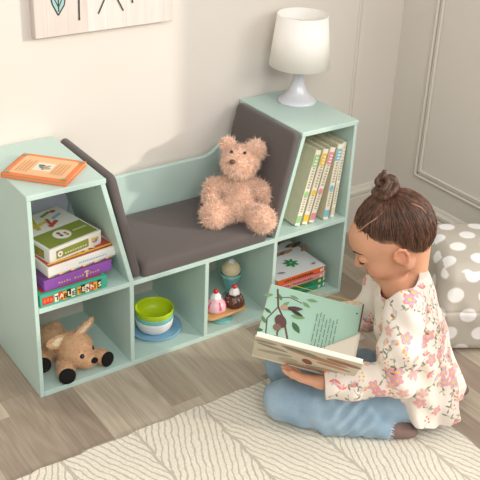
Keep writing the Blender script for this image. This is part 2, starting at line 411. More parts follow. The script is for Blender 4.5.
for sgn, xb, xt in ((1, X1, WL), (-1, X3, WR)):
    a = .0075
    pts = [(xb-a, ZS), (xb+a, ZS), (xt+a-.006*sgn, H_-T_), (xt-a-.006*sgn, H_-T_)]
    MB().prism(pts, .0005, D_-.005, bev=.001).build('slanted_panel', MINT, bench)
# backing board behind the cubbies
m = MB(); m.box((T_*.8, D_-.004, 0), (W_-T_*.8, D_, ZS), 0); m.prism([(T_*.8, ZS), (X1, ZS), (WL, H_-T_), (T_*.8, H_-T_)], D_-.0045, D_)
m.prism([(X3, ZS), (W_-T_*.8, ZS), (W_-T_*.8, H_-T_), (WR, H_-T_)], D_-.0045, D_); m.build('back_panel', WHITEB, bench)
def sback():
    P = [(X1-.06, ZS), (X3+.06, ZS)]
    right = [(.885, .532), (.86, .532), (.845, .530), (.832, .524), (.818, .513), (.806, .505), (.792, .500), (.772, .497)]
    P += right; P += [(1.17-a, b) for a, b in right[::-1]]
    return P
MB().prism(sback(), D_-.022, D_-.005, bev=.002).build('seat_back', MINT, bench)
sc = MB()
for (px_, pz_, s_) in ((.2265, .60, 1),): sc.tube([(px_+.006, .05, .628), (px_+.0005, .05, .628)], .004, 10)
sc.build('screw_cap', mat('screw_cap', '6f8a7c', .5), bench)
# cushions -------------------------------------------------------------
PAD = mat('charcoal_fabric', '605855', .85, var=.05, scale=400, bump=.25, bscale=900, sheen=.15)
cus = thing('bench_cushion', (.585, .17, ZS), 'dark grey-brown padded cushion folding up both sides of the nook', 'cushion')
def rrect(u0, u1, v0, v1, r, n=6):
    P = []
    for cx_, cy_, a0 in ((u1-r, v1-r, 0), (u0+r, v1-r, 90), (u0+r, v0+r, 180), (u1-r, v0+r, 270)):
        for i in range(n+1): a = math.radians(a0+90*i/n); P.append((cx_+r*math.cos(a), cy_+r*math.sin(a)))
    return P
def pad(name, fn, u0, u1, v0, v1, th, r=.03):
    # softly domed slab: rings from the bottom edge up and over
    R = rrect(u0, u1, v0, v1, r); cx_, cy_ = (u0+u1)/2, (v0+v1)/2; vs = []; fs = []
    lay = [(.008, 0), (.002, .003), (0, .010), (0, th*.6), (.002, th*.82), (.007, th*.95), (.016, th), (.05, th+.002)]
    K_ = len(R)
    for ins, h in lay:
        for (a, b) in R:
            dx, dy = cx_-a, cy_-b; d = math.hypot(dx, dy)
            vs.append(fn(a+np.sign(dx)*min(ins, abs(dx)), b+np.sign(dy)*min(ins, abs(dy)), h))
    for l in range(len(lay)-1):
        for i in range(K_): fs.append((l*K_+i, l*K_+(i+1) % K_, (l+1)*K_+(i+1) % K_, (l+1)*K_+i))
    fs.append([(len(lay)-1)*K_+i for i in range(K_)]); fs.append(list(range(K_))[::-1])
    bm_ = bmesh.new(); q = [bm_.verts.new(tuple(p)) for p in vs]
    for f in fs: bm_.faces.new([q[i] for i in f])
    bmesh.ops.recalc_face_normals(bm_, faces=bm_.faces[:])
    o = MB().bm(bm_, None, True).build(name, PAD, cus); return o
pad('seat_pad', lambda a, b, h: (a, b, ZS+h), X1+.036, X3-.036, -.002, .328, .047, r=.016)
sl = nrm(V(X1-WL, 0, -(H_-ZS))); # down along the slope (left)
def sidepad(sgn):
    xb, xt = (X1, WL) if sgn > 0 else (X3, WR)
    d = nrm(V(xt-xb, 0, H_-ZS)); nn = V(d[2], 0, -d[0])*sgn
    if nn[0]*sgn < 0: nn = -nn
    base_ = V(xb+.0085*sgn, 0, ZS)
    return pad('side_pad', lambda a, b, h: tuple(base_+d*b+V(0, a, 0)+nn*h), -.004, .328, .004, .371, .027, r=.018)
sidepad(1); sidepad(-1)

# ================================================================== LAMP
LC = (1.098, .243, H_)
lamp = thing('table_lamp', LC, 'white table lamp with drum shade and flared glossy base on the bench top', 'lamp')
GL = mat('milky_glass', 'd9dade', .12, spec=.6, sub=.3, coat=.4)
prof = [(0, 0), (.066, 0), (.0685, .004), (.066, .010), (.056, .017), (.044, .027), (.034, .04), (.026, .057), (.0205, .078), (.0175, .10), (.0165, .122), (.016, .14), (0, .14)]
MB().lathe(prof, LC, 48).build('lamp_base', GL, lamp)
SH = mat('lamp_shade_fabric', 'faf6ee', .7)
z0, z1, r0, r1, t = .132, .306, .105, .086, .0018
MB().lathe([(r0, z0), (r1, z1), (r1-t, z1), (r0-t, z0), (r0, z0)], LC, 64).build('lamp_shade', SH, lamp)
MB().lathe([(.014, .12), (.014, .16), (.022, .17), (.03, .195), (.03, .215), (.018, .24), (0, .245)], LC, 24).build('bulb', mat('bulb_glass', 'f5f2ea', .2), lamp)
sp = MB()
for a in (0, 2.094, 4.189): sp.tube([(LC[0], LC[1], LC[2]+.285), (LC[0]+(r1+.002)*math.cos(a), LC[1]+(r1+.002)*math.sin(a), LC[2]+.285)], .0010, 6)
sp.tube([(LC[0], LC[1], LC[2]+.235), (LC[0], LC[1], LC[2]+.286)], .002, 6)
sp.build('shade_ring', mat('wire', 'f0ece4', .5), lamp)

# ================================================================== BOXES, BOOKS
def frame3(O, ux, uy):  # local (a,b,c)->world with ux right, uy back, z up
    ux = nrm(ux); uy = nrm(uy); return lambda a, b, c: V(*O)+ux*a+uy*b+V(0, 0, c)
def rbox(name, O, ang, w, d, h, mt, label, cat, group=None, bev=.0015):
    th = math.radians(ang); ux = V(math.cos(th), math.sin(th), 0); uy = V(-math.sin(th), math.cos(th), 0)
    o = thing(name, tuple(V(*O)+ux*w/2+uy*d/2), label, cat, group)
    M = Matrix(((ux[0], uy[0], 0, O[0]), (ux[1], uy[1], 0, O[1]), (0, 0, 1, O[2]), (0, 0, 0, 1)))
    MB().box((0, 0, 0), (w, d, h*.55), bev, M=M).build('box_tray', mt[0], o)
    ld = MB().box((-.001, -.001, h*.18), (w+.001, d+.001, h), bev, M=M).build('lid', mt[-1], o)
    fr = Print(V(*O)-uy*.001, ux, (0, 0, 1)); tp = Print(V(*O)+V(0, 0, h), ux, uy)
    lf = Print(V(*O)-ux*.001+uy*d, -uy, (0, 0, 1))
    return ld, fr, tp, lf, ux, uy
CARD = mat('white_card', 'ece8df', .5)
GRP = 'board game boxes stacked in the upper left cubby'
# teal "table tennis" box
TE = ink('3fa98a')
o, fr, tp, lf, ux, uy = rbox('game_box', (.020, .004, ZS), 2, .215, .21, .042, [TE, TE], 'teal table tennis game box at the bottom of the game stack', 'game box', GRP)
cols = ['d4372c', 'f0e3c0', '2a2420', 'f0a030']; xx_ = .044
fr.rect(.006, .008, .041, .032, ink('d4372c')); [fr.rect(.010+.010*k, .014+.002*(k % 2), .017+.010*k, .026+.002*(k % 2), ink('e8703a')) for k in range(3)]
for i, ch in enumerate('TABLE TENNIS'):
    if ch != ' ':
        wdt = .0132
        fr.rect(xx_, .007+.003*(i % 2), xx_+wdt-.001, .034+.003*(i % 2), ink(['f0e3c0', 'd4372c', 'f0a030', '2a2420'][i % 4]))
        fr.text(ch, xx_+.002, .0115+.003*(i % 2), .0215, ink(['2a2420', 'f0e3c0', '2a2420', 'f0e3c0'][i % 4]), .0007)
        xx_ += wdt
    else: xx_ += .006
fr.build('front_print', o)
tp.rect(.01, .01, .205, .2, ink('b6403a')); tp.build('lid_print', o)
# purple box
PU = ink('8c4fa6')
o, fr, tp, lf, ux, uy = rbox('game_box', (.040, .016, ZS+.042), 4, .222, .21, .036, [PU, PU], 'purple game box between the teal box and the white box', 'game box', GRP)
for i, x_ in enumerate([.045+.0085*k for k in range(16)]):
    if i not in (5, 10): fr.rect(x_, .013, x_+.005, .0175+.002*(i % 3 == 0), ink('c9a46a'))
fr.rect(.134, .006, .139, .030, ink('d9b98a')); fr.rect(.128, .023, .145, .027, ink('d9b98a')); fr.build('front_print', o)
tp.rect(.0, .0, .222, .21, ink('6b3f6f'))
for i in range(26): tp.ell(random.uniform(.01, .21), random.uniform(.01, .2), .008, .005, ink(random.choice(['c9423a', 'e0b050', '3d8fa0', 'd9c8a8'])), random.random()*3)
tp.build('lid_print', o)
# white / yellow / red box
o, fr, tp, lf, ux, uy = rbox('game_box', (.058, .024, ZS+.078), 6, .228, .2, .034, [CARD, CARD], 'white game box with red and yellow picture lid, second from the stack top', 'game box', GRP)
for i in range(22): fr.rect(.005+.0098*i, .001, .005+.0098*(i+1), .005, ink(['e2a93a', '3aa6a0', 'c9423a', 'e8d9b0'][i % 4]))
for i in range(15): fr.rect(.10+.0062*i, .016, .104+.0062*i, .021, ink('8fb9c9'))
fr.build('front_print', o)
tp.rect(.004, .004, .224, .196, ink('c9564a'))
for i in range(46): tp.ell(random.uniform(.012, .216), random.uniform(.01, .188), random.uniform(.006, .016), random.uniform(.004, .01), ink(random.choice(['e9c13f', 'e2d9b8', 'd8672f', '7fa04a', 'a8382e', 'f0d060'])), random.random()*3)
tp.rect(.004, .004, .224, .012, ink('e9c13f')); tp.build('lid_print', o)
# green & white top box
o, fr, tp, lf, ux, uy = rbox('game_box', (.072, .040, ZS+.112), 12, .185, .215, .046, [CARD, CARD], 'white and olive green game box on top of the game stack', 'game box', GRP)
OG = ink('8a9440')
fr.rect(.022, .009, .138, .036, OG); fr.ell(.036, .022, .009, .009, ink('f0efe8')); fr.ell(.036, .022, .004, .004, ink('c96a50'))
for i in range(9): fr.rect(.052+.009*i, .016, .058+.009*i, .021, ink('d5d8b0'))
for i, (dx, c_) in enumerate(((0, 'd8502f'), (.010, 'e8b93a'), (.005, '4a9ac0'), (-.004, 'e8b93a'))): fr.ell(.158+dx, .021+.005*(i % 2), .007, .006, ink(c_))
fr.build('front_print', o)
tp.rect(.006, .006, .179, .095, OG); tp.ell(.085, .055, .028, .028, ink('efeee6'))
for i in range(9): tp.ell(.085+.012*math.cos(i*2.1), .055+.012*math.sin(i*1.7), .005, .006, ink(['c9423a', '4a7ac0', 'e8a93a', '555555'][i % 4]))
tp.line([(.12, .05), (.17, .05)], .008, ink('c9cf98'))
tp.line([(.02, .135), (.11, .15)], .013, ink('d6c64a')); tp.line([(.05, .115), (.075, .20)], .011, ink('c9b93c')); tp.line([(.085, .112), (.125, .135)], .014, ink('c05a48'))
tp.line([(.10, .18), (.14, .195)], .011, ink('7f9f45')); tp.ell(.15, .19, .010, .008, ink('c05a48')); tp.line([(.12, .15), (.16, .165)], .012, ink('9db7c9')); tp.line([(.095, .12), (.105, .16)], .010, ink('c05a48'))
tp.build('lid_print', o)
lf.rect(.03, .008, .19, .036, OG); lf.ell(.17, .022, .008, .008, ink('e0703a')); lf.build('side_print', o)

# orange framed book on top of the left unit --------------------------
O3 = V(-.013, .146, H_+.0005); B3 = V(.099, .247, H_+.0005); F3 = V(.114, .008, H_+.0005)
uy3 = nrm(B3-O3); ux3 = nrm(F3-O3); d3 = np.linalg.norm(B3-O3); w3 = np.linalg.norm(F3-O3)
ux3 = V(uy3[1], -uy3[0], 0)
ob = thing('picture_book', tuple(O3+ux3*w3/2+uy3*d3/2), 'thin orange picture book lying flat on the left bench top', 'book')
M3 = Matrix(((ux3[0], uy3[0], 0, O3[0]), (ux3[1], uy3[1], 0, O3[1]), (0, 0, 1, O3[2]), (0, 0, 0, 1)))
ORG = mat('orange_cover', 'e8824a', .5)
w3 *= 1.03
MB().box((0, 0, 0), (w3, d3, .0025), .0005, M=M3).box((0, 0, .0105), (w3, d3, .013), .0005, M=M3).box((0, 0, 0), (.003, d3, .013), .0008, M=M3).build('cover', ORG, ob)
MB().box((.002, .003, .002), (w3-.003, d3-.003, .011), 0, M=M3).build('pages', mat('warm_pages', 'dba070', .8), ob)
tp = Print(O3+V(0, 0, .013), -uy3, ux3)  # read with the foot edge towards the viewer
tp = Print(O3+V(0, 0, .013)+uy3*0, ux3, uy3)
tp.rect(.016, .014, w3-.014, d3-.014, ink('eebd8c')); tp.rect(w3/2-.026, d3/2-.026, w3/2+.026, d3/2+.026, ink('e6dfd0'))
for i, (a, b_, c_) in enumerate(((-.010, .008, '5f6a60'), (.008, .004, '9aa07a'), (.002, -.010, 'd0785a'), (-.006, -.004, '6a8a8a'), (.012, -.008, 'b9a070'))): tp.ell(w3/2+a, d3/2+b_, .011, .006, ink(c_), i*.8)
for k in range(4): tp.line([(.030+.010*k, .03), (.030+.010*k, d3-.05+.01*(k % 2))], .003, ink('d39a6c'))
for k in range(4): tp.line([(w3-.030-.010*k, .035), (w3-.030-.010*k, d3-.04)], .003, ink('d39a6c'))
for a in (.012, w3-.012):
    for b_ in (.014, d3-.014): tp.ell(a, b_, .008, .006, ink('9fb08a')); tp.ell(a+.002, b_, .003, .003, ink('6fa0a0'))
tp.build('cover_print', ob)

# upright books in the right unit ---------------------------------------
SP = mat('cream_cover', 'd9d2b4', .6, var=.04, scale=40); PG = mat('book_pages', 'e5dcc6', .8)
def upright(xb, xt, y0, th, col, hgt, dep, label, lab2=None):
    lean = math.atan2(xt-xb, hgt); c, s_ = math.cos(lean), math.sin(lean)
    o = thing('spine_book', (xb+th/2, y0+dep/2, ZS), label, 'book', 'cream spined books leaning in the upper right cubby')
    lift = th*s_ if lean > 0 else 0   # rests on its lower right corner
    M = Matrix(((c, 0, s_, xb), (0, 1, 0, y0), (-s_, 0, c, ZS+lift), (0, 0, 0, 1)))
    m = MB(); m.box((0, 0, 0), (.002, dep, hgt), .0004, M=M); m.box((th-.002, 0, 0), (th, dep, hgt), .0004, M=M); m.box((0, -.0005, 0), (th, .002, hgt), .0006, M=M)
    cv_ = m.build('cover', SP, o); MB().box((.0015, .002, .003), (th-.0015, dep-.004, hgt-.003), 0, M=M).build('pages', PG, o)
    O = V(*(M @ Vector((0, -.0005, 0)))); p = Print(O, V(c, 0, -s_), V(s_, 0, c))
    p.rect(.001, .0, th-.001, hgt, ink('ece6d2')); hc = ink(col)
    p.rect(.001, hgt-.060, th-.001, hgt-.016, hc); p.rect(.001, .010, th-.001, .036, hc)
    p.ell(th/2, hgt*.42, th*.40, .012, hc)
    for k in range(7): p.rect(th*.3, .050+.009*k, th*.7, .055+.009*k, ink('b3a98e'))
    for k in range(8): p.rect(th*.3, hgt*.50+.010*k, th*.7, hgt*.50+.006+.010*k, ink('b3a98e'))
    for k in range(3): p.rect(th*.25, hgt-.052+.011*k, th*.75, hgt-.047+.011*k, ink('f3efe2'))
    p.build('spine_print', cv_)
upright(.958, 1.029, .034, .0235, '9ecb8a', .275, .24, 'leftmost upright book, cream spine with green bands')
upright(.9865, 1.0575, .030, .0235, 'ecc53e', .275, .24, 'cream upright book with yellow bands on the spine')
upright(1.015, 1.086, .028, .0235, 'e8919c', .275, .24, 'cream upright book with pink bands on the spine')
upright(1.074, 1.1125, .024, .023, '7fbfd4', .278, .24, 'cream upright book with light blue bands on the spine')
upright(1.110, 1.1365, .028, .018, 'e6d3b4', .280, .22, 'rightmost upright book, narrow plain cream spine')

# stacked picture books lower right ---------------------------------------
zz = T_
spec = [('2f9a7d', 'teal spine picture book at the bottom of the low stack', .022), ('2f8a45', 'green spine picture book second from the bottom of the low stack', .022),
        ('e08f8f', 'pink spine picture book below the orange one', .021), ('e5682f', 'orange spine picture book with feather and leaf cover topping the low stack', .022)]
for i, (c_, lab, th) in enumerate(spec):
    x1_ = 1.131-.0015*i+(.002 if i == 1 else 0); x0_ = .903+.002*i; y0_ = .042+.002*(i % 2); y1_ = .262
    o = thing('picture_book', ((x0_+x1_)/2, (y0_+y1_)/2, zz), lab, 'book', 'picture books stacked in the lower right cubby')
    cm = ink(c_); m = MB(); m.box((x0_, y0_, zz), (x1_, y1_, zz+.002), .0004); m.box((x0_, y0_, zz+th-.002), (x1_, y1_, zz+th), .0004); m.box((x0_, y0_-.0005, zz), (x1_-.012, y0_+.003, zz+th), .001)
    cv_ = m.build('cover', cm, o)
    MB().box((x0_+.004, y0_+.003, zz+.002), (x1_-.003, y1_-.004, zz+th-.002), 0).build('pages', PG, o)
    p = Print((x0_, y0_-.0005, zz), (1, 0, 0), (0, 0, 1)); p.rect(.001, .001, x1_-x0_-.013, th-.001, cm)
    for k in range(16): p.rect(.03+.0082*k, th*.35, .0355+.0082*k, th*.35+.006+.001*(k % 3), ink({0: '1d5f50', 1: '1f5a30', 2: 'a0505a', 3: '3a2a20'}[i]))
    p.rect(.19, th*.25, .202, th*.75, ink('e9d9c0')); p.build('spine_print', cv_)
    if i == 3:
        t = Print((x0_, y0_, zz+th), (1, 0, 0), (0, 1, 0)); w_, h_ = x1_-x0_, y1_-y0_
        t.rect(0, 0, w_, h_, ink('e6e6e4'))
        for k in range(16):
            a = .02+.012*k; t.leaf(a, .11+.10*math.sin(k*.20)+.01*(k % 3), .065, .02, .2+.1*(k % 4), ink(['7a5a48', '9a7660', '6a4a3c', 'b08a70'][k % 4]))
        for k in range(6): t.leaf(.03+.02*k, .14, .06, .018, .3, ink(['8a6450', 'c0957a'][k % 2]))
        for k in range(7): t.leaf(.115, .075, .032, .013, k*.9, ink('2f8a50'))
        t.ell(.115, .075, .006, .006, ink('7fb98a')); t.leaf(.04, .09, .02, .014, 1.2, ink('2a3a8a')); t.leaf(.03, .04, .03, .012, -.4, ink('8a8a98')); t.ell(.185, .03, .008, .006, ink('9a8070'))
        t.build('cover_print', cv_)
    zz += th+.0003

# ================================================================== BOWLS AND PLATE
BC = (.462, .122, T_)
pl_ = [(0, 0), (.052, 0), (.058, .003), (.080, .009), (.0885, .0135), (.0885, .0155), (.079, .0115), (.056, .0055), (0, .0045)]
tag(MB().lathe([(r, z) for r, z in pl_], BC, 48).build('plate', mat('blue_plastic', '88b7d3', .35), base=BC), 'light blue plate under the stacked bowls in the cubby', 'plate')
def bowl(z, r, h, foot, col, lab, t=.0022):
    c = (BC[0]-.004, BC[1]-.002, z); P = [(0, .0), (foot, 0), (foot, .003)]
    for i in range(9):
        a = i/8*math.pi/2; P.append((foot+.004+(r-foot-.004)*math.sin(a)**.8, .003+(h-.003)*(1-math.cos(a))))
    P.append((r-t*.5, h+.0008)); P.append((r-t, h))
    for i in range(8, -1, -1):
        a = i/8*math.pi/2; P.append((max(foot+.002+(r-foot-.004)*math.sin(a)**.8-t, .001), .003+t+(h-.003-t)*(1-math.cos(a))))
    P.append((0, .003+t))
    return tag(MB().lathe(P, c, 48).build('bowl', mat('bowl_'+col, col, .35), base=c), lab, 'bowl', 'stacked bowls on the blue plate')
bz = T_+.0048
bowl(bz, .0640, .050, .030, 'e6e4e2', 'white bowl at the bottom of the bowl stack')
bowl(bz+.0165, .0635, .050, .026, '7fc0ba', 'turquoise bowl in the middle of the bowl stack')
bowl(bz+.036, .0645, .050, .023, 'b9cf1c', 'lime green bowl on top of the bowl stack')

# ================================================================== ICE CREAM TOYS
WOOD = mat('toy_wood', 'd3a26a', .5, var=.06, scale=50); AQ = mat('aqua_plastic', '7db9b8', .3)
TC = (.690, .068, T_)
st = thing('serving_stand', TC, 'pale wooden serving board on an aqua round foot in the cubby', 'stand')
MB().lathe([(0, 0), (.040, 0), (.042, .003), (.034, .006), (.017, .010), (.012, .017), (.018, .024), (.022, .028), (0, .028)], (TC[0]-.004, TC[1]-.004, TC[2]), 32).build('foot', AQ, st)
R = rrect(.602, .780, .024, .104, .038, 8); MB().prism([(a, b_) for a, b_ in R], (.0285), .0390, bev=.003, fn=lambda a, t, c: (a, c, T_+t)).build('board', WOOD, st)
def dessert(c, col, lab, drip=None, sprinkles=False, name='toy_dessert'):
    o = thing(name, c, lab, 'toy dessert', 'toy desserts on the wooden board'); o.scale = (1.16,)*3; Mt = mat('dome_'+col, col, .3, spec=.5)
    MB().lathe([(0, 0), (.028, 0), (.0315, .005), (.031, .014), (.027, .026), (.019, .035), (.010, .039), (0, .040)], c, 32, fn=lambda a, r, z: r*(1+.03*math.sin(a*5)*(z < .02))).build('dome', Mt, o)
    m = MB()
    if drip:
        for k in range(5):
            a = k*1.256+.9; q = []
            for j in range(6):
                z = .037-.005*j; r = [.012, .0205, .0255, .029, .031, .0318][j]; q.append((c[0]+r*math.cos(a), c[1]+r*math.sin(a), c[2]+z))
            m.tube(q, [.003, .0035, .003, .003, .0035, .004], 8, None, flat=.4)
        m.build('syrup', ink(drip, .25), o)
    if sprinkles:
        for k in range(70):
            a = random.random()*6.28; z = random.uniform(.018, .036); r = np.interp(z, [.014, .026, .035, .039], [.031, .027, .019, .010])
            p0 = V(c[0]+r*math.cos(a), c[1]+r*math.sin(a), c[2]+z); d = V(*np.random.default_rng(k).normal(size=3))*.0012
            m.tube([p0-d, p0+d], .0009, 5, ink(['e8d9a0', 'e070a0', 'f0f0f0', 'e8a030', '70b8d0'][k % 5]))
        sp_ = m.build('sprinkles', None, o)
    MB().lathe([(0, .036), (.014, .036), (.0165, .040), (.015, .045), (.012, .047), (.0125, .050), (.009, .055), (0, .056)], c, 24, fn=lambda a, r, z: r*(1+.10*math.sin(a*6+z*200))).build('whipped_cream', ink('f2eeee', .5), o)
    MB().sphere((c[0], c[1], c[2]+.0615), .0078, None, 16).build('cherry', mat('cherry_'+col, 'cf2433', .15, coat=.5), o)
dessert((.740, .064, T_+.0392), '5b3426', 'chocolate dome toy dessert with sprinkles, cream and cherry on the board', sprinkles=True)
dessert((.668, .070, T_+.0392), 'efbcc4', 'pink toy dessert with syrup drips and cherry beside the chocolate one', drip='e0567e')
CC = (.795, .168, T_)
cup = thing('sundae_cup', CC, 'tall aqua fluted toy sundae cup holding a vanilla scoop', 'toy sundae')
MB().lathe([(0, 0), (.024, 0), (.025, .003), (.012, .009), (.009, .018), (.014, .028), (.021, .045), (.034, .082), (.040, .098), (.036, .098), (.031, .084), (.018, .047), (0, .035)], CC, 40,
           fn=lambda a, r, z: r*(1+(.035*math.sin(a*10) if .03 < z < .1 else 0))).build('cup', AQ, cup)
MB().sphere((CC[0], CC[1], CC[2]+.110), .034, None, 24).build('scoop', mat('vanilla', 'dccba4', .5, var=.08, scale=160, bump=.3, bscale=200), cup)
MB().lathe([(0, .132), (.014, .134), (.016, .139), (.012, .144), (.007, .149), (0, .151)], CC, 20, fn=lambda a, r, z: r*(1+.12*math.sin(a*6))).build('whipped_cream', ink('ece9ea', .5), cup)

# ================================================================== WALL SIGN
g = G('whitewashed_planks'); x, y, z = g.xyz()
pk = g.math('FLOOR', g.math('DIVIDE', x, .064)); rr = g.white(g.comb(pk, 1.0, 2.0))
nn_ = g.noise(g.comb(g.math('ADD', g.math('MULTIPLY', x, 8.0), g.math('MULTIPLY', rr, 20)), 0.0, z), 4, 4)
cc = g.ramp(g.math('ADD', g.math('MULTIPLY', nn_, .7), g.math('MULTIPLY', rr, .3)), [(.25, 'cfbfb4'), (.7, 'e0d9d2')])
fx = g.math('FRACT', g.math('DIVIDE', x, .064)); sm_ = g.math('MULTIPLY', g.math('LESS_THAN', fx, .03), .35)
g.L.new(g.mix(sm_, cc, lin('b8a79b')), g.b.inputs['Base Color']); g.b.inputs['Roughness'].default_value = .8
art = thing('wall_art', (.42, WY-.015, 1.0), 'whitewashed wooden wall plaque with arrow and leaf symbols hanging above the bench', 'wall art')
MB().box((.190, WY-.030, .990), (.648, WY, 1.36), .002).build('board', g.m, art)
p = Print((0, WY-.030, 0), (1, 0, 0), (0, 0, 1)); BK = ink('3c3834'); TL = ink('9cc4bf')
lf_ = [(.264, 1.052), (.2475, 1.085), (.240, 1.12), (.242, 1.18), (.252, 1.26), (.266, 1.30), (.280, 1.26), (.291, 1.18), (.292, 1.12), (.284, 1.08)]
p.poly(lf_, TL); p.line(lf_+[lf_[0]], .0042, BK); p.line([(.266, 1.062), (.266, 1.29)], .004, BK)
for z_ in (1.09, 1.13, 1.17, 1.21): p.line([(.266, z_-.015), (.252, z_+.015)], .003, BK); p.line([(.266, z_-.015), (.281, z_+.015)], .003, BK)
p.line([(.329, 1.034), (.334, 1.30)], .005, BK); p.line([(.326, 1.034), (.332, 1.034)], .007, BK); p.line([(.314, 1.27), (.334, 1.31), (.352, 1.27)], .005, BK)
p.line([(.391, 1.042), (.520, 1.29)], .0042, BK); p.line([(.474, 1.042), (.345, 1.29)], .0042, BK)
p.line([(.505, 1.062), (.505, 1.29)], .005, BK); p.line([(.560, 1.12), (.585, 1.28), (.61, 1.12)], .005, BK)
p.build('symbols', art)

# ================================================================== POUF
pc = V(1.424, -.401, 0); pa = math.radians(-31.5); PU_, PV_ = V(math.cos(pa), math.sin(pa), 0), V(-math.sin(pa), math.cos(pa), 0); hw, ph_ = .184, .340
def pouf_fn(X, Y, Z):
    u = (X-pc[0])*PU_[0]+(Y-pc[1])*PU_[1]; v = (X-pc[0])*PV_[0]+(Y-pc[1])*PV_[1]; w_ = Z-ph_/2
    b_ = .016*np.cos(np.clip(w_/ph_*np.pi, -1.5, 1.5)); bt = .022*np.cos(np.clip(u/hw*1.4, -1.5, 1.5))*np.cos(np.clip(v/hw*1.4, -1.5, 1.5))
    wr = .0022*np.sin(u*70+w_*25)*np.exp(-(np.abs(w_)/.05)**2)+.0015*np.sin(v*60-w_*40)
    r = .045; qx = np.abs(u)-(hw-.014+b_-r)-wr; qy = np.abs(v)-(hw-.014+b_-r)-wr; qz = np.abs(w_)-(ph_/2-.022+np.where(w_ > 0, bt, .0215)-r)
    d = np.sqrt(np.maximum(qx, 0)**2+np.maximum(qy, 0)**2+np.maximum(qz, 0)**2)+np.minimum(np.maximum(np.maximum(qx, qy), qz), 0)-r
    return d+.0035*np.exp(-(w_/.004)**2)
s = SDF((1.14, -.69, -.01), (1.71, -.11, .37), .004); s.add((pouf_fn, V(1.15, -.68, 0), V(1.70, -.12, .365)), .001)
def pouf_col(vs, F):
    N = normals(vs, F); u = (vs-pc)@PU_; v = (vs-pc)@PV_; w_ = vs[:, 2]
    nu, nv, nz = np.abs(N@PU_), np.abs(N@PV_), np.abs(N[:, 2]); c = np.tile(lin('bab3a6')[:3], (len(vs), 1)); white = np.array(lin('efedea')[:3]); S = .101
    for A, B, msk in ((u, v, (nz > nu) & (nz > nv)), (u+.03, w_+.02, (nv >= nu) & (nv >= nz)), (v, w_+.02, (nu > nv) & (nu >= nz))):
        r_ = np.floor(B/(S*.72)); a = A/S+.5*(r_ % 2); du = (a-np.floor(a)-.5)*S; dv = B-(r_+.5)*S*.72; dd = np.hypot(du, dv)
        t = np.clip((.0265-dd)/.003+.5, 0, 1)[:, None]; t[~msk] = 0; c = c*(1-t)+white*t
    return c
pouf = tag(sdf_obj('floor_pouf', s.mesh(), mat('dotted_cotton', 'b1aa9c', .9, attr='Col', bump=.15, bscale=700), None, base=tuple(pc), colors=pouf_col), 'taupe cushion pouf with white polka dots on the floor behind the girl', 'pouf')

# ================================================================== TEDDY BEAR
FURM = mat('curly_fur', 'd8b394', .95, attr='Col', spec=.1, sheen=.3)
TB = V(.80, .13, .358)
teddy = thing('teddy_bear', tuple(TB), 'shaggy beige teddy bear sitting in the nook against the right pad', 'teddy bear')
s = SDF((.60, -.07, .34), (.99, .30, .70), .004)
HD = V(.790, .134, .552); BD = V(.787, .128, .428)
s.add(ell(BD, (.060, .056, .068)), .01); s.add(ell(BD+V(-.004, -.008, -.028), (.064, .058, .040)), .02)
s.add(ell(HD, (.054, .052, .050)), .012); s.add(ball(HD+V(-.036, -.028, .012), .032), .02)
s.add(ell(V(.768, .178, .602), (.022, .018, .020)), .008); s.add(ell(V(.838, .118, .590), (.030, .022, .030)), .008)
chain(s, [BD+V(-.030, .014, .042), V(.716, .172, .462), V(.700, .158, .436)], [.024, .026, .027], .004)
chain(s, [BD+V(.036, -.022, .040), V(.850, .072, .458), V(.864, .056, .432)], [.024, .026, .028], .004)
chain(s, [BD+V(-.02, -.01, -.035), V(.722, .108, .396), V(.676, .108, .396)], [.032, .031, .039], .005)
chain(s, [BD+V(.010, -.03, -.035), V(.800, .045, .396), V(.798, .006, .396)], [.031, .031, .038], .005)
s.sub((lambda X, Y, Z: Z-.359+0*X+0*Y, V(.6, -.1, .30), V(1, .3, .36)), .002)
tcol = lambda v: np.tile(lin('fddcc4')[:3], (len(v), 1))*(1+.10*np.sin(v[:, :1]*90)*np.sin(v[:, 1:2]*80)*np.sin(v[:, 2:3]*85))
plush('plush_body', s, FURM, teddy, 30000, .015, .0011, tcol, seed=3, droop=.15, jit=.65)
m = MB(); m.sphere(HD+V(-.066, -.050, .034), (.010, .009, .008), None, 16); m.build('nose', mat('brown_nose', '6a4636', .5), teddy)
BEAD = mat('dark_bead', '1b1512', .15)
for q in (V(-.047, -.016, .052), V(-.012, -.040, .050)): MB().sphere(HD+q, .0055, None, 12).build('eye', BEAD, teddy)

# ================================================================== FAWN
FB = V(.135, .12, T_); fawn = thing('toy_fawn', tuple(FB), 'tan plush fawn with black hooves lying in the lower left cubby', 'plush toy')
s = SDF((.015, -.03, T_-.005), (.30, .30, .20), .003); FH = V(.148, .072, .088); zf = T_
fN = nrm(V(.46, -.86, -.20)); fU = nrm(np.cross(np.cross(fN, (0, 0, 1)), fN)); fR = np.cross(fN, fU)  # facing, up, its right as seen
loc = lambda a, b_, c: FH+fR*a+fU*b_+fN*c
s.add(ell(FH, (.052, .050, .050)), .01); s.add(cone(loc(0, -.010, .02), loc(.0, -.018, .048), .038, .028), .02)
s.add(ell(loc(.021, -.022, .022), (.018, .02, .018)), .012); s.add(ell(loc(-.021, -.022, .022), (.018, .02, .018)), .012)
s.add(cone(FH+V(-.005, .03, -.025), V(.120, .150, zf+.046), .036, .044), .02); s.add(ell((.115, .180, zf+.045), (.048, .055, .045)), .02)
s.add(ell((.140, .200, zf+.072), (.022, .015, .022)), .01)
chain(s, [(.135, .11, zf+.032), (.108, .060, zf+.027), (.094, .022, zf+.027)], [.026, .023, .025], .01)
chain(s, [(.165, .11, zf+.03), (.205, .065, zf+.025), (.226, .036, zf+.027)], [.024, .021, .023], .01)
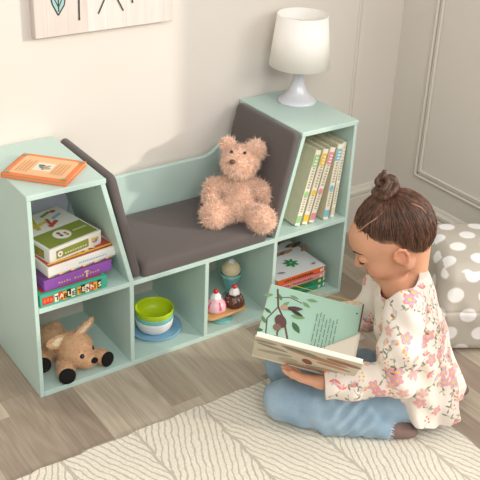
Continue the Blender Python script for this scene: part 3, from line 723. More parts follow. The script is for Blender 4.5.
chain(s, [(.085, .17, zf+.032), (.058, .125, zf+.030), (.050, .105, zf+.032)], [.03, .027, .027], .01)
def ear(s, a, sx, tip, rad):
    b0 = loc(*a); t = loc(*tip)
    for k in range(5): f_ = k/4; s.add(ball(b0+(t-b0)*f_+fN*.004*math.sin(f_*3), rad*(.55+.8*math.sin(.5+f_*2.1))*.62), .008)
def flat_ear(b0, t, wide, thick, nrmv):
    ax = nrm(t-b0); n_ = nrm(nrmv-ax*(nrmv@ax)); return ell((b0+t)/2, (np.linalg.norm(t-b0)/2, wide, thick), [ax, np.cross(n_, ax), n_])
E1a, E1b = loc(-.030, .022, -.004), V(.058, .082, .122); E2a, E2b = loc(.026, .030, -.006), V(.226, .094, .158)
s.add(flat_ear(E1a, E1b, .022, .0065, fN+V(0, 0, .5)), .006); s.add(flat_ear(E2a, E2b, .016, .0065, V(.8, -.6, .1)), .006)
s.sub((lambda X, Y, Z: Z-(zf+.001)+0*X+0*Y, V(0, -.1, zf-.02), V(.3, .3, zf+.001)), .002)
TAN = np.array(lin('d8b088')[:3]); CRM = np.array(lin('e8d6b8')[:3])
def fcol(v):
    c = np.tile(TAN, (len(v), 1)); t = np.clip((np.linalg.norm(v-loc(0, -.05, .03), axis=1)-.018)/-.012, 0, 1)[:, None]*0; return c*(1-t)+CRM*t
def fmask(c):
    k = np.ones(len(c), bool)
    for p_, r_ in ((loc(-.025, .008, .046), .013), (loc(.025, .008, .046), .013), (loc(0, -.008, .076), .014), (V(.090, .006, zf+.0275), .024), (V(.232, .022, zf+.027), .022)): k &= np.linalg.norm(c-p_, axis=1) > r_
    return k
plush('plush_body', s, FURM, fawn, 16000, .0065, .0007, fcol, mask=fmask, seed=9, droop=.1, jit=.6)
def shell_ear(b0, t, wide, nv):
    ax = nrm(t-b0); n_ = nrm(nv-ax*(nv@ax)); return MB().sphere((b0+t)/2+ax*.004+n_*.0052, (np.linalg.norm(t-b0)/2*.66, wide, .0042), None, 20, R=np.array([ax, np.cross(n_, ax), n_]))
CR = mat('cream_plush', 'e6d2b2', .95)
shell_ear(E1a, E1b, .0150, fN+V(0, 0, .5)).build('inner_ear', CR, fawn); shell_ear(E2a, E2b, .010, V(.8, -.6, .1)).build('inner_ear', CR, fawn)
HB = mat('black_plush', '100e0c', .9, bump=.4, bscale=500)
for c_, r_, d_ in (((.090, .006, zf+.0275), .0265, V(-.2, -1, .1)), ((.232, .022, zf+.0270), .0245, V(.35, -1, .1)), ((.048, .090, zf+.032), .026, V(-.2, -1, .1))):
    n_ = nrm(d_); ax = nrm(np.cross(n_, (0, 0, 1))); MB().sphere(V(*c_)+n_*.003, (r_, r_*1.0, .013), None, 24, R=np.array([ax, np.cross(n_, ax), n_])).build('hoof', HB, fawn)
MB().sphere(loc(0, -.008, .076), (.012, .010, .009), None, 16).build('nose', HB, fawn)
SHN = mat('black_bead', '0c0a09', .1, coat=.5)
for a in (-.024, .024): MB().sphere(loc(a*1.05, .008, .0460), (.0080, .0085, .0080), None, 14).build('eye', SHN, fawn)

# ================================================================== GIRL
exec_girl = True
SKIN = mat('skin', 'd2a184', .5, var=.03, scale=25, sub=.12, spec=.35, attr='Col')
hd_ = math.radians(143); Fv = V(math.cos(hd_), math.sin(hd_), 0); Lv = V(-math.sin(hd_), math.cos(hd_), 0); Zv = V(0, 0, 1)
Lv = V(-Fv[1], Fv[0], 0)
P0 = V(.915, -.655, .13); NB = V(.822, -.612, .495)
girl = thing('person', (.88, -.70, .011), 'girl in floral blouse and jeans sitting on the rug reading a picture book', 'person')
HS = 1.17; th = math.radians(29)
HC = V(.801, -.569, .621)
Fh = V(math.cos(math.radians(149)), math.sin(math.radians(149)), 0); Lh = V(-Fh[1], Fh[0], 0)
hf = Fh*math.cos(th)-Zv*math.sin(th); hu = Fh*math.sin(th)+Zv*math.cos(th); hl = Lh
def H(a, b_, c): return HC+HS*(hf*a+hl*b_+hu*c)
HR = np.array([hf, hl, hu])
def build_head(s):
    E = lambda c, r, k=.012: s.add(ell(H(*c), V(*r)*HS, HR), k)
    E((-.008, 0, .002), (.094, .076, .086)); E((.036, 0, -.046), (.056, .058, .074), .02); E((.055, 0, .008), (.044, .055, .045), .02)
    E((.066, 0, -.103), (.021, .021, .018), .02)
    for sg in (1, -1):
        s.add(cone(H(.0, .050*sg, -.066), H(.056, .020*sg, -.105), .021*HS, .016*HS), .012)
        E((.054, .030*sg, -.060), (.030, .026, .027), .018)
    s.add(cone(H(-.052, 0, -.045), NB+V(.026, -.018, -.02), .037, .037), .007)
    for sg in (1, -1): s.sub(ell(H(.101, .032*sg, -.017), V(.014, .016, .011)*HS, HR), .012)
    for sg in (1, -1): s.add(ball(H(.0820, .0315*sg, -.020), .0130*HS), .004)
    s.add(cone(H(.090, 0, -.020), H(.1025, 0, -.043), .0065*HS, .0085*HS), .008)
    for sg in (1, -1): s.add(ball(H(.097, .0085*sg, -.048), .0062*HS), .005)
    s.add(cone(H(.0885, .013, -.0765), H(.0885, -.013, -.0765), .0042*HS), .006); s.add(ball(H(.0925, 0, -.076), .005*HS), .006)
    s.add(cone(H(.0860, .010, -.0865), H(.0860, -.010, -.0865), .0052*HS), .006)
    for sg in (1, -1):
        e = lambda a, b_, c: H(.004+a, .0735*sg+b_*sg, -.032+c)
        s.add(ell(e(0, 0, 0), V(.015, .006, .024)*HS, HR), .006)
        rim = [e(.012, .001, -.006), e(.014, .004, .008), e(.008, .008, .021), e(-.004, .010, .026), e(-.015, .010, .018), e(-.017, .009, .004), e(-.012, .007, -.012), e(-.003, .004, -.023)]
        chain(s, rim, [.0040*HS]*7+[.0055*HS], .003)
        s.sub(ell(e(.001, .008, .002), V(.006, .005, .010)*HS, HR), .004)
        s.add(ball(e(.009, .003, -.004), .0035*HS), .003)
def hand(s, Wr, d, pn, thumb_side, bends, thumb, sc=1.0, k=.003):
    """wrist, finger direction, palm normal, direction of the thumb side, per-finger bends (deg), thumb polyline"""
    d = nrm(d); pn = nrm(pn-d*(pn@d)); ts = nrm(thumb_side-d*(thumb_side@d)-pn*(thumb_side@pn))
    kn = [Wr+d*L_*sc+ts*o*sc for L_, o in ((.062, .024), (.065, .008), (.062, -.008), (.056, -.022))]
    for i, q in enumerate(kn): s.add(cone(Wr+ts*(.010-.007*i)*sc, q, .0125*sc, .0098*sc), .012)
    s.add(cone(Wr+ts*.012*sc+d*.012*sc, Wr+ts*.018*sc+d*.04*sc-pn*-.004*sc, .013*sc, .011*sc), .01)
    for i, q in enumerate(kn):
        Ls = [(.026, .018, .013), (.029, .020, .014), (.027, .018, .013), (.021, .014, .011)][i]; dd = d+ts*(.10-.07*i); dd = nrm(dd); p_ = q; r_ = .0082*sc
        for j in range(3):
            a = math.radians(bends[i][j]); dd = nrm(dd*math.cos(a)+pn*math.sin(a)); q2 = p_+dd*Ls[j]*sc; s.add(cone(p_, q2, r_*(1-.07*j), r_*(.93-.07*j)), k); p_ = q2
    chain(s, thumb, [.0115*sc, .0098*sc, .0085*sc, .0072*sc][:len(thumb)], .005)
# joints
SLd = V(.742, -.714, .466); SRd = V(.900, -.512, .462)
ELb = V(.735, -.715, .245); WLt = V(.576, -.600, .220)
ERb = V(.886, -.448, .262); WRt = V(.806, -.378, .232)
HIL, HIR = P0+Lv*.066+V(0, 0, -.035), P0-Lv*.066+V(0, 0, -.035)
KNL, KNR = V(.556, -.464, .082), V(.660, -.330, .082)
ANL, ANR = V(.757, -.682, .046), V(1.005, -.610, .048)
TOL, TOR = V(.812, -.722, .033), V(1.094, -.676, .034)
body = SDF((.42, -.90, .008), (1.20, -.26, .76), .003)
build_head(body)
body.add(cone(NB+V(.006, -.004, -.050), (NB+P0)/2, .058, .080), .02); body.add(cone((NB+P0)/2, P0, .085, .09), .03)
body.add(cone(SLd+V(.03, .03, -.004), SRd+V(-.02, -.02, -.004), .034, .036), .03)
chain(body, [SLd, ELb, WLt], [.029, .027, .0195], .015); chain(body, [SRd, ERb, WRt], [.036, .030, .0195], .015)
chain(body, [HIL, KNL, ANL, ANL*.3+TOL*.7], [.055, .042, .028, .018], .015); chain(body, [HIR, KNR, ANR, ANR*.3+TOR*.7], [.055, .042, .028, .018], .015)
# the left hand cradles the book spine, thumb on the near cover
Gd = nrm(V(.455, -.435, .257)-V(.664, -.640, .212))
Bn = nrm(V(.364, -.566, .43)-V(.455, -.435, .257))
LHN = V(.25, .35, 1)
hand(body, WLt, nrm(V(-.62, .74, .06)), LHN, V(-.6, -.8, 0), [(8, 12, 10), (10, 14, 12), (12, 16, 12), (14, 16, 12)],
     [WLt+V(-.022, -.002, .008), V(.543, -.574, .230), V(.522, -.562, .240), V(.505, -.551, .252)], .92)
hand(body, WRt, nrm(V(-.80, .05, .10)), V(.2, -.2, 1), V(.5, .8, 0), [(8, 10, 8)]*4, [WRt+V(-.015, .012, .004), WRt+V(-.035, .034, .010), WRt+V(-.055, .045, .012)], 1.0)
def skin_col(vs, F):
    c = np.tile(np.array(lin('cf9a7a')[:3]), (len(vs), 1))
    def blend(p, r, col, f_):
        nonlocal c; t = np.clip(1.4-np.linalg.norm((vs-p), axis=1)/r, 0, 1)[:, None]*f_; c = c*(1-t)+np.array(lin(col)[:3])*t
    for sg in (1, -1): blend(H(.07, .035*sg, -.06), .030, 'd98f74', .45); blend(H(.004, .08*sg, -.03), .028, 'd5876c', .5)
    blend(H(.108, 0, -.046), .014, 'd78d72', .5)
    for a in (-.010, 0, .010): blend(H(.092, a, -.0775), .0065, 'b8605a', .8); blend(H(.089, a, -.087), .0065, 'bf6a62', .8)
    return c
sdf_obj('body', body.mesh(), SKIN, girl, colors=skin_col, smooth=2)
# face details
DK = mat('dark_lash', '2b1c16', .7); BR = mat('brow_hair', '54382a', .8)
for sg in (1, -1):
    R_ = .0140*HS; c0 = H(.0820, .0315*sg, -.020); q = []
    for k in range(9):
        a = -1.1+2.2*k/8; d_ = nrm(hf*math.cos(a)*.9+hl*math.sin(a)*1.0-hu*(.42+.05*math.cos(a))); q.append(c0+d_*R_)
    MB().tube(q, [.0010, .0016, .0021, .0023, .0023, .0023, .0021, .0018, .0012], 6, None).build('eyelash', DK, girl); el = bpy.context.scene.collection.objects[-1]
    fl = MB()
    for k in range(1, 8):
        d_ = nrm(q[k]-c0+hf*.004-hu*.006); fl.tube([q[k], q[k]+d_*.004, q[k]+d_*.007+hu*.001], [.0006, .0004, .0002], 4)
    fl.build('lash_hair', DK, el)
    b_ = MB(); q = [H(.0553+.0447*math.sqrt(max(.05, 1-((.013+.0056*k)/.056)**2)), (.013+.0056*k)*sg, -.001+.0035*math.sin(k*.55)) for k in range(7)]
    b_.tube(q, [.0012, .0022, .0025, .0024, .0020, .0015, .0006], 6, None, flat=.9).build('eyebrow', BR, girl)

# hair ------------------------------------------------------------------
HAIR = mat('brown_hair', '5a3d2c', .5, var=.3, scale=90, attr='Col', spec=.45)
bunC = H(-.030, 0, .103)
def hair_side(P):  # >0 inside the hair region, in head-local coordinates
    q = (P-HC)@HR.T/HS; a, b_, c = q[..., 0], np.abs(q[..., 1]), q[..., 2]
    # hairline: plane sloping from the forehead down to the nape, notched around the ear
    f1 = c-(.045-.010*(b_/.07)**2+np.where(a > .02, (a-.02)*.25, (a-.02)*.98))
    f1 = np.where(a < .02, c+.028-.35*np.maximum(0, a+.02)-np.where(a < -.03, 0, 0), f1)
    return f1
def hline(a, b_):
    """height of the hairline at head-local forward a"""
    return np.interp(a, [-.12, -.07, -.045, -.028, -.012, .006, .03, .05, .072, .085, .12], [-.082, -.078, -.064, -.046, -.020, .008, .016, .027, .043, .054, .062])
def cap_fn(X, Y, Z):
    q0 = X-HC[0]; q1 = Y-HC[1]; q2 = Z-HC[2]
    a = (q0*hf[0]+q1*hf[1]+q2*hf[2])/HS; b_ = (q0*hl[0]+q1*hl[1]+q2*hl[2])/HS; c = (q0*hu[0]+q1*hu[1]+q2*hu[2])/HS
    k0 = np.sqrt(((a+.010)/.0955)**2+(b_/.0805)**2+((c-.002)/.0905)**2); k1 = np.sqrt(((a+.010)/.0955**2)**2+(b_/.0805**2)**2+((c-.002)/.0905**2)**2)
    d = k0*(k0-1)/np.maximum(k1, 1e-6)
    th_ = np.arctan2(b_, a+.058); wav = .0016*np.sin(th_*34)+.001*np.sin(th_*71+3)
    d = d+wav*np.clip((c-hline(a, b_))/.03, 0, 1)+.0035*np.clip(1-(c-hline(a, b_))/.022, 0, 1)
    return np.maximum(d, (hline(a, b_)-c)*.8)*HS
s = SDF(HC-.16, HC+V(.16, .16, .2), .0026); s.add((cap_fn, HC-.13, HC+.13), .001)
# knotted bun of looping locks
def loop(c, R1, r, ax, ph, turns=1.15, n=18, wob=.004):
    ax = nrm(ax); a = nrm(np.cross(ax, (.3, .2, 1))); b2 = np.cross(ax, a); P = []
    for i in range(n): t = ph+turns*2*math.pi*i/(n-1); P.append(V(*c)+(a*math.cos(t)+b2*math.sin(t))*R1*(1+.1*math.sin(3*t))+ax*wob*math.sin(2*t+ph))
    chain(s, P, [r*(.8+.25*math.sin(i*.9)) for i in range(n)], .004)
bu = nrm(bunC-H(-.02, 0, 0))
loop(bunC-bu*.004, .027, .0105, bu, .3, 1.3); loop(bunC+bu*.008+hf*.004, .020, .0085, bu+hf*.7, 2.0, 1.2, wob=.007); loop(bunC+bu*.004-hf*.010, .021, .0085, bu+hl*.8, 4.0, wob=.007); s.add(ball(bunC-bu*.004, .020), .01)
loop(bunC+bu*.030+hf*.002, .013, .0065, hl+bu*.3, 1.0, 1.05, wob=.003); loop(bunC+bu*.024-hf*.006, .012, .006, hl*.6+hf, 2.5, .9, wob=.004)
chain(s, [bunC+bu*.038, bunC+bu*.050-hf*.010, bunC+bu*.050-hf*.018], [.0055, .005, .002], .004)
chain(s, [H(.000, .010, .088), H(-.016, .012, .092), bunC+hl*.006], [.009, .013, .013], .008)
def hair_col(vs, F=None):
    q = (vs-HC)@HR.T/HS; th_ = np.arctan2(q[:, 1], q[:, 0]+.058); r_ = np.hypot(q[:, 1], q[:, 0]+.058)
    n_ = .5+.22*np.sin(th_*57+r_*30)+.15*np.sin(th_*131+1)+.1*np.sin(th_*23+r_*60)
    a, b2 = np.array(lin('2f1e16')[:3]), np.array(lin('664431')[:3]); c = a+(b2-a)*n_[:, None]
    t = np.clip(1-(q[:, 2]-hline(q[:, 0], 0))/.014, 0, 1)[:, None]*.75*(r_[:, None] < .3); sc_ = np.array(lin('b98a6e')[:3]); c = c*(1-t)+sc_*t
    return c
hair = sdf_obj('hair', s.mesh(), HAIR, girl, colors=hair_col, smooth=1)
# fine strands pulled from the hairline up to the bun
m = MB(); r_ = np.random.default_rng(4); rad = V(.0955, .0805, .0905); SA = []; SF = []; SCc = []
def on_cap(q, lift):
    q = q-V(-.010, 0, .002); k = np.sqrt(((q/rad)**2).sum()); return q/k*(1+lift/.09)+V(-.010, 0, .002)
nst = 1900; bl = V(-.034, 0, .090)
for i in range(nst):
    a = r_.uniform(-.10, .085); sg = r_.choice([-1, 1]); c = hline(a, 0)+abs(r_.normal(0, .012)); 
    q = V(a, 0, c); rem = 1-((a+.01)/rad[0])**2-((c-.002)/rad[2])**2
    if rem <= 0: continue
    q[1] = sg*rad[1]*math.sqrt(rem)*r_.uniform(.02, 1.0) if a > .05 else sg*rad[1]*math.sqrt(rem)
    q0 = on_cap(q, .0015); st0 = r_.uniform(.02, .45); n_ = 8; pts = []
    lift = r_.uniform(.001, .0035)
    for k in range(n_):
        t = st0+(1-st0)*k/(n_-1); p_ = q0*(1-t)+bl*t; p_ = on_cap(p_, lift*min(1, 3*t+.2)); p_[1] += .002*math.sin(t*9+i); pts.append(H(*p_))
    w0 = r_.uniform(.0005, .0011); o_ = len(SA); P = np.array(pts); T = np.gradient(P, axis=0); T /= np.linalg.norm(T, axis=1, keepdims=True)
    Nn = P-H(-.01, 0, 0); Nn /= np.linalg.norm(Nn, axis=1, keepdims=True); S_ = np.cross(T, Nn)
    for k in range(n_):
        w_ = w0*(.3+.7*math.sin(math.pi*(k+.6)/n_)); SA += [P[k]-S_[k]*w_-Nn[k]*.0004, P[k]+Nn[k]*.0007, P[k]+S_[k]*w_-Nn[k]*.0004]
    for k in range(n_-1):
        for j in (0, 1): SF.append((o_+k*3+j, o_+k*3+j+1, o_+k*3+j+4, o_+k*3+j+3))
    SCc.append(r_.random())
for i in range(150):   # flyaways round the bun
    d_ = nrm(r_.normal(size=3)); P = [bunC+d_*.016, bunC+d_*.027+nrm(r_.normal(size=3))*.006, bunC+d_*.034+nrm(r_.normal(size=3))*.012]
    o_ = len(SA)
    for p_ in P: e = V(.0003, .0003, 0); SA += [p_-e, p_+V(0, 0, .0003), p_+e]
    for k in range(2):
        for j in (0, 1): SF.append((o_+k*3+j, o_+k*3+j+1, o_+k*3+j+4, o_+k*3+j+3))
SA = np.array(SA); SF = np.array(SF)
me_o = sdf_obj('hair_strands', (SA, SF), HAIR, hair, colors=lambda v, F: np.repeat(np.array([np.array(lin('23160f')[:3])+(np.array(lin('84583e')[:3])-np.array(lin('23160f')[:3]))*random.random()**1.6 for _ in range(len(v)//3)]), 3, 0))
# partings where the scalp shows
SCALP = mat('scalp', 'a57c64', .7)
for name_, q in (('parting', [(.070, .030, .050), (.045, .044, .066), (.018, .050, .074), (-.010, .046, .082)]), ('parting', [(-.070, .040, .066), (-.085, .042, .048), (-.092, .046, .028)])):
    P = [H(*on_cap(V(*p_), .0034)) for p_ in q]; MB().tube(P, [.0012]+[.0024]*(len(P)-2)+[.0012], 8, None, flat=.8).build(name_, SCALP, hair)

# blouse -----------------------------------------------------------------
def stack(levels, thick=0):
    """elliptical loft: levels of (z, centre x, centre y, r forward, r sideways)"""
    Lz = np.array([l[0] for l in levels]); A = np.array(levels)
    def fn(X, Y, Z):
        z_ = np.clip(Z, Lz[0], Lz[-1]); cx_ = np.interp(z_, Lz, A[:, 1]); cy_ = np.interp(z_, Lz, A[:, 2]); rf = np.interp(z_, Lz, A[:, 3]); rl = np.interp(z_, Lz, A[:, 4])
        u = (X-cx_)*Fv[0]+(Y-cy_)*Fv[1]; v_ = (X-cx_)*Lv[0]+(Y-cy_)*Lv[1]
        k0 = np.sqrt((u/rf)**2+(v_/rl)**2); k1 = np.sqrt((u/rf**2)**2+(v_/rl**2)**2); d = k0*(k0-1)/np.maximum(k1, 1e-4)
        return np.maximum(d, np.maximum(Z-Lz[-1], Lz[0]-Z))
    m_ = max(max(l[3], l[4]) for l in levels); return fn, V(A[:, 1].min()-m_, A[:, 2].min()-m_, Lz[0]), V(A[:, 1].max()+m_, A[:, 2].max()+m_, Lz[-1])
bl_ = SDF((.48, -.96, .012), (1.17, -.30, .56), .0028)
mid = lambda t: NB*(1-t)+P0*t
lv = []
for z_, t, du, rf, rl in ((.020, 1.0, -.005, .124, .140), (.06, 1.0, -.004, .124, .138), (.12, .95, -.004, .122, .136), (.20, .78, 0, .114, .134), (.28, .56, 0, .106, .128), (.36, .36, 0, .098, .124), (.42, .20, -.004, .088, .120), (.46, .08, -.010, .074, .112), (.49, .02, -.016, .062, .088), (.515, .0, -.018, .052, .066)):
    c_ = mid(t)+Fv*du; lv.append((z_, c_[0], c_[1], rf, rl))
bl_.add(stack(lv), .01)
bl_.add(cone(SLd+V(.025, .03, .0), SRd+V(-.025, -.03, .0), .050, .050), .03)
chain(bl_, [SLd+V(.012, .012, -.002), (SLd+ELb)/2+V(-.004, -.006, 0), ELb+V(.004, -.004, .002)], [.053, .056, .058], .02)
chain(bl_, [ELb+V(0, 0, 0), (ELb+WLt)/2+V(0, 0, -.006), WLt+V(.004, .002, -.004)], [.052, .048, .042], .02)
chain(bl_, [SRd, (SRd+ERb)/2, ERb], [.052, .054, .054], .02); chain(bl_, [ERb, WRt+V(.02, -.01, 0)], [.048, .040], .02)
# fold relief
X, Y, Z = np.meshgrid(*bl_.ax, indexing='ij', sparse=True)
u = (X-P0[0])*Fv[0]+(Y-P0[1])*Fv[1]; v_ = (X-P0[0])*Lv[0]+(Y-P0[1])*Lv[1]; ang = np.arctan2(v_, u+.02)
low = np.clip((.42-Z)/.30, 0, 1); bl_.d += (.0100*low*np.sin(ang*7+Z*9+.8*np.sin(Z*16))+.0032*np.sin(ang*17+Z*22)*low+.0034*np.sin(X*52+Z*61+2*np.sin(Y*30))).astype(np.float32)
fa = nrm(WLt-ELb); tt = (X-ELb[0])*fa[0]+(Y-ELb[1])*fa[1]+(Z-ELb[2])*fa[2]
near = np.exp(-(((X-.66)**2+(Y+.66)**2+(Z-.23)**2)/.11**2)); bl_.d += (.004*near*np.sin(tt*95+Z*60)).astype(np.float32)
# hollow it into cloth, open at neck, cuffs and hem
bl_.d = (np.abs(bl_.d+.0032)-.0034).astype(np.float32)
nk = NB+V(-.006, .006, .014)+Fv*.028+Lv*.022
bl_.sub(ell(nk+V(0, 0, .006), (.080, .100, .060), [nrm(Fv-Zv*.45), Lv, nrm(Zv+Fv*.45)]), .003)
def plane(pt, n_, rad_):
    n_ = nrm(n_); return (lambda X, Y, Z: np.maximum(-((X-pt[0])*n_[0]+(Y-pt[1])*n_[1]+(Z-pt[2])*n_[2]), np.sqrt((X-pt[0])**2+(Y-pt[1])**2+(Z-pt[2])**2)-rad_)), V(*pt)-rad_, V(*pt)+rad_
bl_.sub(plane(WLt+(ELb-WLt)*.04, WLt-ELb, .10), .002); bl_.sub(plane(WRt+(ERb-WRt)*.2, WRt-ERb, .07), .002)
bl_.sub((lambda X, Y, Z: Z-(.062+.008*np.sin(X*40)+.008*np.sin(Y*33))+0*X, V(.4, -1, 0), V(1.3, -.2, .09)), .002)
BLM = mat('floral_cotton', 'efe6da', .85, attr='Col', bump=.12, bscale=900, sheen=.1)
def floral(vs, F):
    N = normals(vs, F); c = np.tile(np.array(lin('e5dbcf')[:3]), (len(vs), 1)); r = np.random.default_rng(12); L_ = lambda h: np.array(lin(h)[:3])
    cen = []; perm = r.permutation(len(vs))
    for i in perm[:14000]:
        p_ = vs[i]
        if all(np.sum((p_-q)**2) > .0255**2 for q, _ in cen): cen.append((p_, N[i]))
    cell = np.floor(vs/.04).astype(int); key = {}
    for j, k in enumerate(map(tuple, cell)): key.setdefault(k, []).append(j)
    for k in key: key[k] = np.array(key[k])
    def nearv(p_):
        b_ = np.floor(p_/.04).astype(int); out = [key[(b_[0]+i, b_[1]+j, b_[2]+k)] for i in (-1, 0, 1) for j in (-1, 0, 1) for k in (-1, 0, 1) if (b_[0]+i, b_[1]+j, b_[2]+k) in key]
        return np.concatenate(out)
    def put(J, m_, col, f_=1.0): 
        if m_.any(): c[J[m_]] = c[J[m_]]*(1-f_)+L_(col)*f_
    for n_i, (p_, n_) in enumerate(cen):
        J = nearv(p_); J = J[(N[J]@n_ > .2)]; d_ = vs[J]-p_; ph = r.uniform(0, 6.28); a = nrm(np.cross(n_, (math.cos(ph), math.sin(ph), .3))); b_ = np.cross(n_, a)
        x_, y_ = d_@a, d_@b_; h_ = np.abs(d_@n_) < .02; rr_ = np.hypot(x_, y_); an = np.arctan2(y_, x_); kind = r.integers(0, 5)
        # stem and leaves first
        cv = r.uniform(8, 16)*r.choice([-1, 1]); stem = (np.abs(y_-cv*x_**2) < .0011) & (x_ > .006) & (x_ < .042) & h_; put(J, stem, '8b8c6c', .75)
        for (lx, sd) in ((.020, 1), (.029, -1), (.037, 1)):
            ly = cv*lx**2; dx, dy = x_-lx, y_-ly; ca, sa = math.cos(.9*sd), math.sin(.9*sd); e1, e2 = dx*ca+dy*sa, -dx*sa+dy*ca
            put(J, (((e1-.006)/.0062)**2+(e2/.0026)**2 < 1) & h_, r.choice(['5f6a48', '7d8667', '4e5944', 'a8a083']), .85)
        if kind <= 1:
            R_ = r.uniform(.0165, .022); pet = R_*(.62+.38*np.abs(np.cos(an*2.5))); put(J, (rr_ < pet) & h_, r.choice(['eb9c8e', 'e8897c', 'efb09a']), .92)
            put(J, (rr_ < pet*.72) & (rr_ > R_*.25) & h_ & (np.abs(np.cos(an*2.5)) > .55), r.choice(['a9a9cc', 'b8a8c4', '9fb4d0']), .85); put(J, (rr_ < R_*.24) & h_, 'f0bf4e')
        elif kind == 2:
            for q in range(4):
                aa = q*.7-1.0; e1, e2 = x_*math.cos(aa)+y_*math.sin(aa), -x_*math.sin(aa)+y_*math.cos(aa); put(J, (((e1+.008)/.0095)**2+(e2/.0036)**2 < 1) & h_, ['e8705f', 'ef9a8a', 'a8b6d2', 'e8705f'][q], .9)
        elif kind == 3:
            put(J, ((x_/.012)**2+(y_/.007)**2 < 1) & h_, 'dcb5a6', .8); put(J, (((x_+.004)/.006)**2+((y_-.006)/.004)**2 < 1) & h_, 'e7a24f', .9); put(J, (((x_-.004)/.007)**2+((y_+.005)/.003)**2 < 1) & h_, 'a7b3cf', .9)
        else:
            for (ex, ey) in ((-.006, .004), (.004, .008), (.0, -.006), (-.012, -.004)): put(J, ((x_-ex)**2+(y_-ey)**2 < .0032**2) & h_, r.choice(['e8604f', 'efb24e', 'ef9a8a']), .95)
    return c
blv = bl_.mesh()
# keep resolution for the print by splitting every quad once
def subdiv(vf):
    vs, F = vf; n = len(vs); e = np.concatenate([F[:, [0, 1]], F[:, [1, 2]], F[:, [2, 3]], F[:, [3, 0]]]); e.sort(axis=1)
    ue, inv = np.unique(e, axis=0, return_inverse=True); inv = inv.ravel(); m_ = len(F); mid_ = vs[ue].mean(1); cen = vs[F].mean(1)
    E = [n+inv[i*m_:(i+1)*m_] for i in range(4)]; C_ = n+len(ue)+np.arange(m_); Q = []
    for i in range(4): Q.append(np.stack([F[:, i], E[i], C_, E[(i+3) % 4]], 1))
    return np.concatenate([vs, mid_, cen]), np.concatenate(Q)
blv = subdiv(blv)
sdf_obj('blouse', blv, BLM, girl, colors=floral, smooth=3)

# jeans -----------------------------------------------------------------
jn = SDF((.46, -.92, .0095), (1.16, -.26, .22), .003)
jn.add(ell(P0+V(0, 0, -.030), (.074, .094, .078), [Fv, Lv, Zv]), .02)
for HI, KN, AN in ((HIL, KNL, ANL), (HIR, KNR, ANR)):
    tm = (HI+KN)/2; chain(jn, [HI, tm, KN], [.056, .068, .057], .015)
    side = nrm(HI-KN); out = Lv if HI is HIL else -Lv
    chain(jn, [KN+V(0, 0, -.018)+out*.002, (KN+AN)/2+V(0, 0, -.012)+out*.006, AN], [.052, .052, .038], .022)
X, Y, Z = np.meshgrid(*jn.ax, indexing='ij', sparse=True)
t1 = (X-KNL[0])*side[0]+(Y-KNL[1])*side[1]
jn.d += (.0018*np.sin(t1*85+Z*60+2*np.sin(Y*25))+.0016*np.sin(X*70-Y*50+Z*40)+.004*np.exp(-((t1-.20)/.06)**2)*np.sin(t1*150-Z*120)).astype(np.float32)
jn.sub((lambda X, Y, Z: Z-.0115+0*X+0*Y, V(.4, -1, 0), V(1.3, -.2, .0115)), .001)
g = G('washed_denim'); n1 = g.noise(g.tc.outputs['Object'], 7, 3); n2 = g.noise(g.tc.outputs['Object'], 500, 2); n3 = g.noise(g.tc.outputs['Object'], 30, 3)
f_ = g.math('ADD', g.math('MULTIPLY', n1, .6), g.math('ADD', g.math('MULTIPLY', n2, .25), g.math('MULTIPLY', n3, .15)))
g.L.new(g.ramp(f_, [(.35, '7c97aa'), (.7, 'aabfcc')]), g.b.inputs['Base Color']); g.b.inputs['Roughness'].default_value = .9; g.bump(n2, .25, .001)
jo = sdf_obj('jeans', jn.mesh(), g.m, girl, smooth=2)
sm = MB(); q = [HIL+Lv*.075+V(0, 0, .028)]
fr_ = MB(); r_ = np.random.default_rng(3)
for i in range(70):
    a = r_.uniform(0, 6.28); ax = nrm(TOL-ANL); e1 = nrm(np.cross(ax, Zv)); e2 = np.cross(e1, ax); p_ = ANL+ax*.014+(e1*math.cos(a)+e2*math.sin(a))*.0345; fr_.tube([p_, p_+ax*r_.uniform(.008, .016)+V(0, 0, -.002)], .0008, 4)
fr_.build('frayed_hem', mat('pale_thread', 'c9d3da', .9), jo)
SHOE = mat('brown_shoe', '7d6660', .7)
for AN, TO in ((ANL, TOL), (ANR, TOR)):
    s = SDF(np.minimum(AN, TO)-.06, np.maximum(AN, TO)+.06, .003); s.add(ell((AN*.35+TO*.65)+V(0, 0, .0), (.058, .030, .026), [nrm(TO-AN), nrm(np.cross(Zv, TO-AN)), nrm(np.cross(TO-AN, np.cross(Zv, TO-AN)))]), .01)
    s.add(cone(AN, AN*.6+TO*.4, .030, .029), .01); s.sub((lambda X, Y, Z: Z-.0112+0*X+0*Y, V(.4, -1, -.1), V(1.3, -.2, .0112)), .001)
    sdf_obj('shoe', s.mesh(), SHOE, girl)

# ================================================================== HELD BOOK
S0, S1, A0, A1, B0, B1 = V(.455, -.435, .257), V(.656, -.632, .214), V(.620, -.284, .332), V(.800, -.462, .293), V(.364, -.566, .430), V(.560, -.757, .386)
A1 = S1+(A0-S0); B1 = S1+(B0-S0)
bk = thing('picture_book', tuple((S0+S1)/2), 'large open picture book with green illustrated page held in the girl\'s hands', 'book')
def slab(m, O, U, Wd, n_, lu, lw, t0, t1, mt=None):
    c = [O+U*a+Wd*b_+n_*t for t in (t0, t1) for a, b_ in ((0, 0), (lu, 0), (lu, lw), (0, lw))]
    m.add(c, [(0, 3, 2, 1), (4, 5, 6, 7), (0, 1, 5, 4), (1, 2, 6, 5), (2, 3, 7, 6), (3, 0, 4, 7)], mt)
Gx = nrm(S1-S0); LG = np.linalg.norm(S1-S0); Ad = nrm(A0-S0-Gx*((A0-S0)@Gx)); Bd = nrm(B0-S0-Gx*((B0-S0)@Gx)); BW = .235
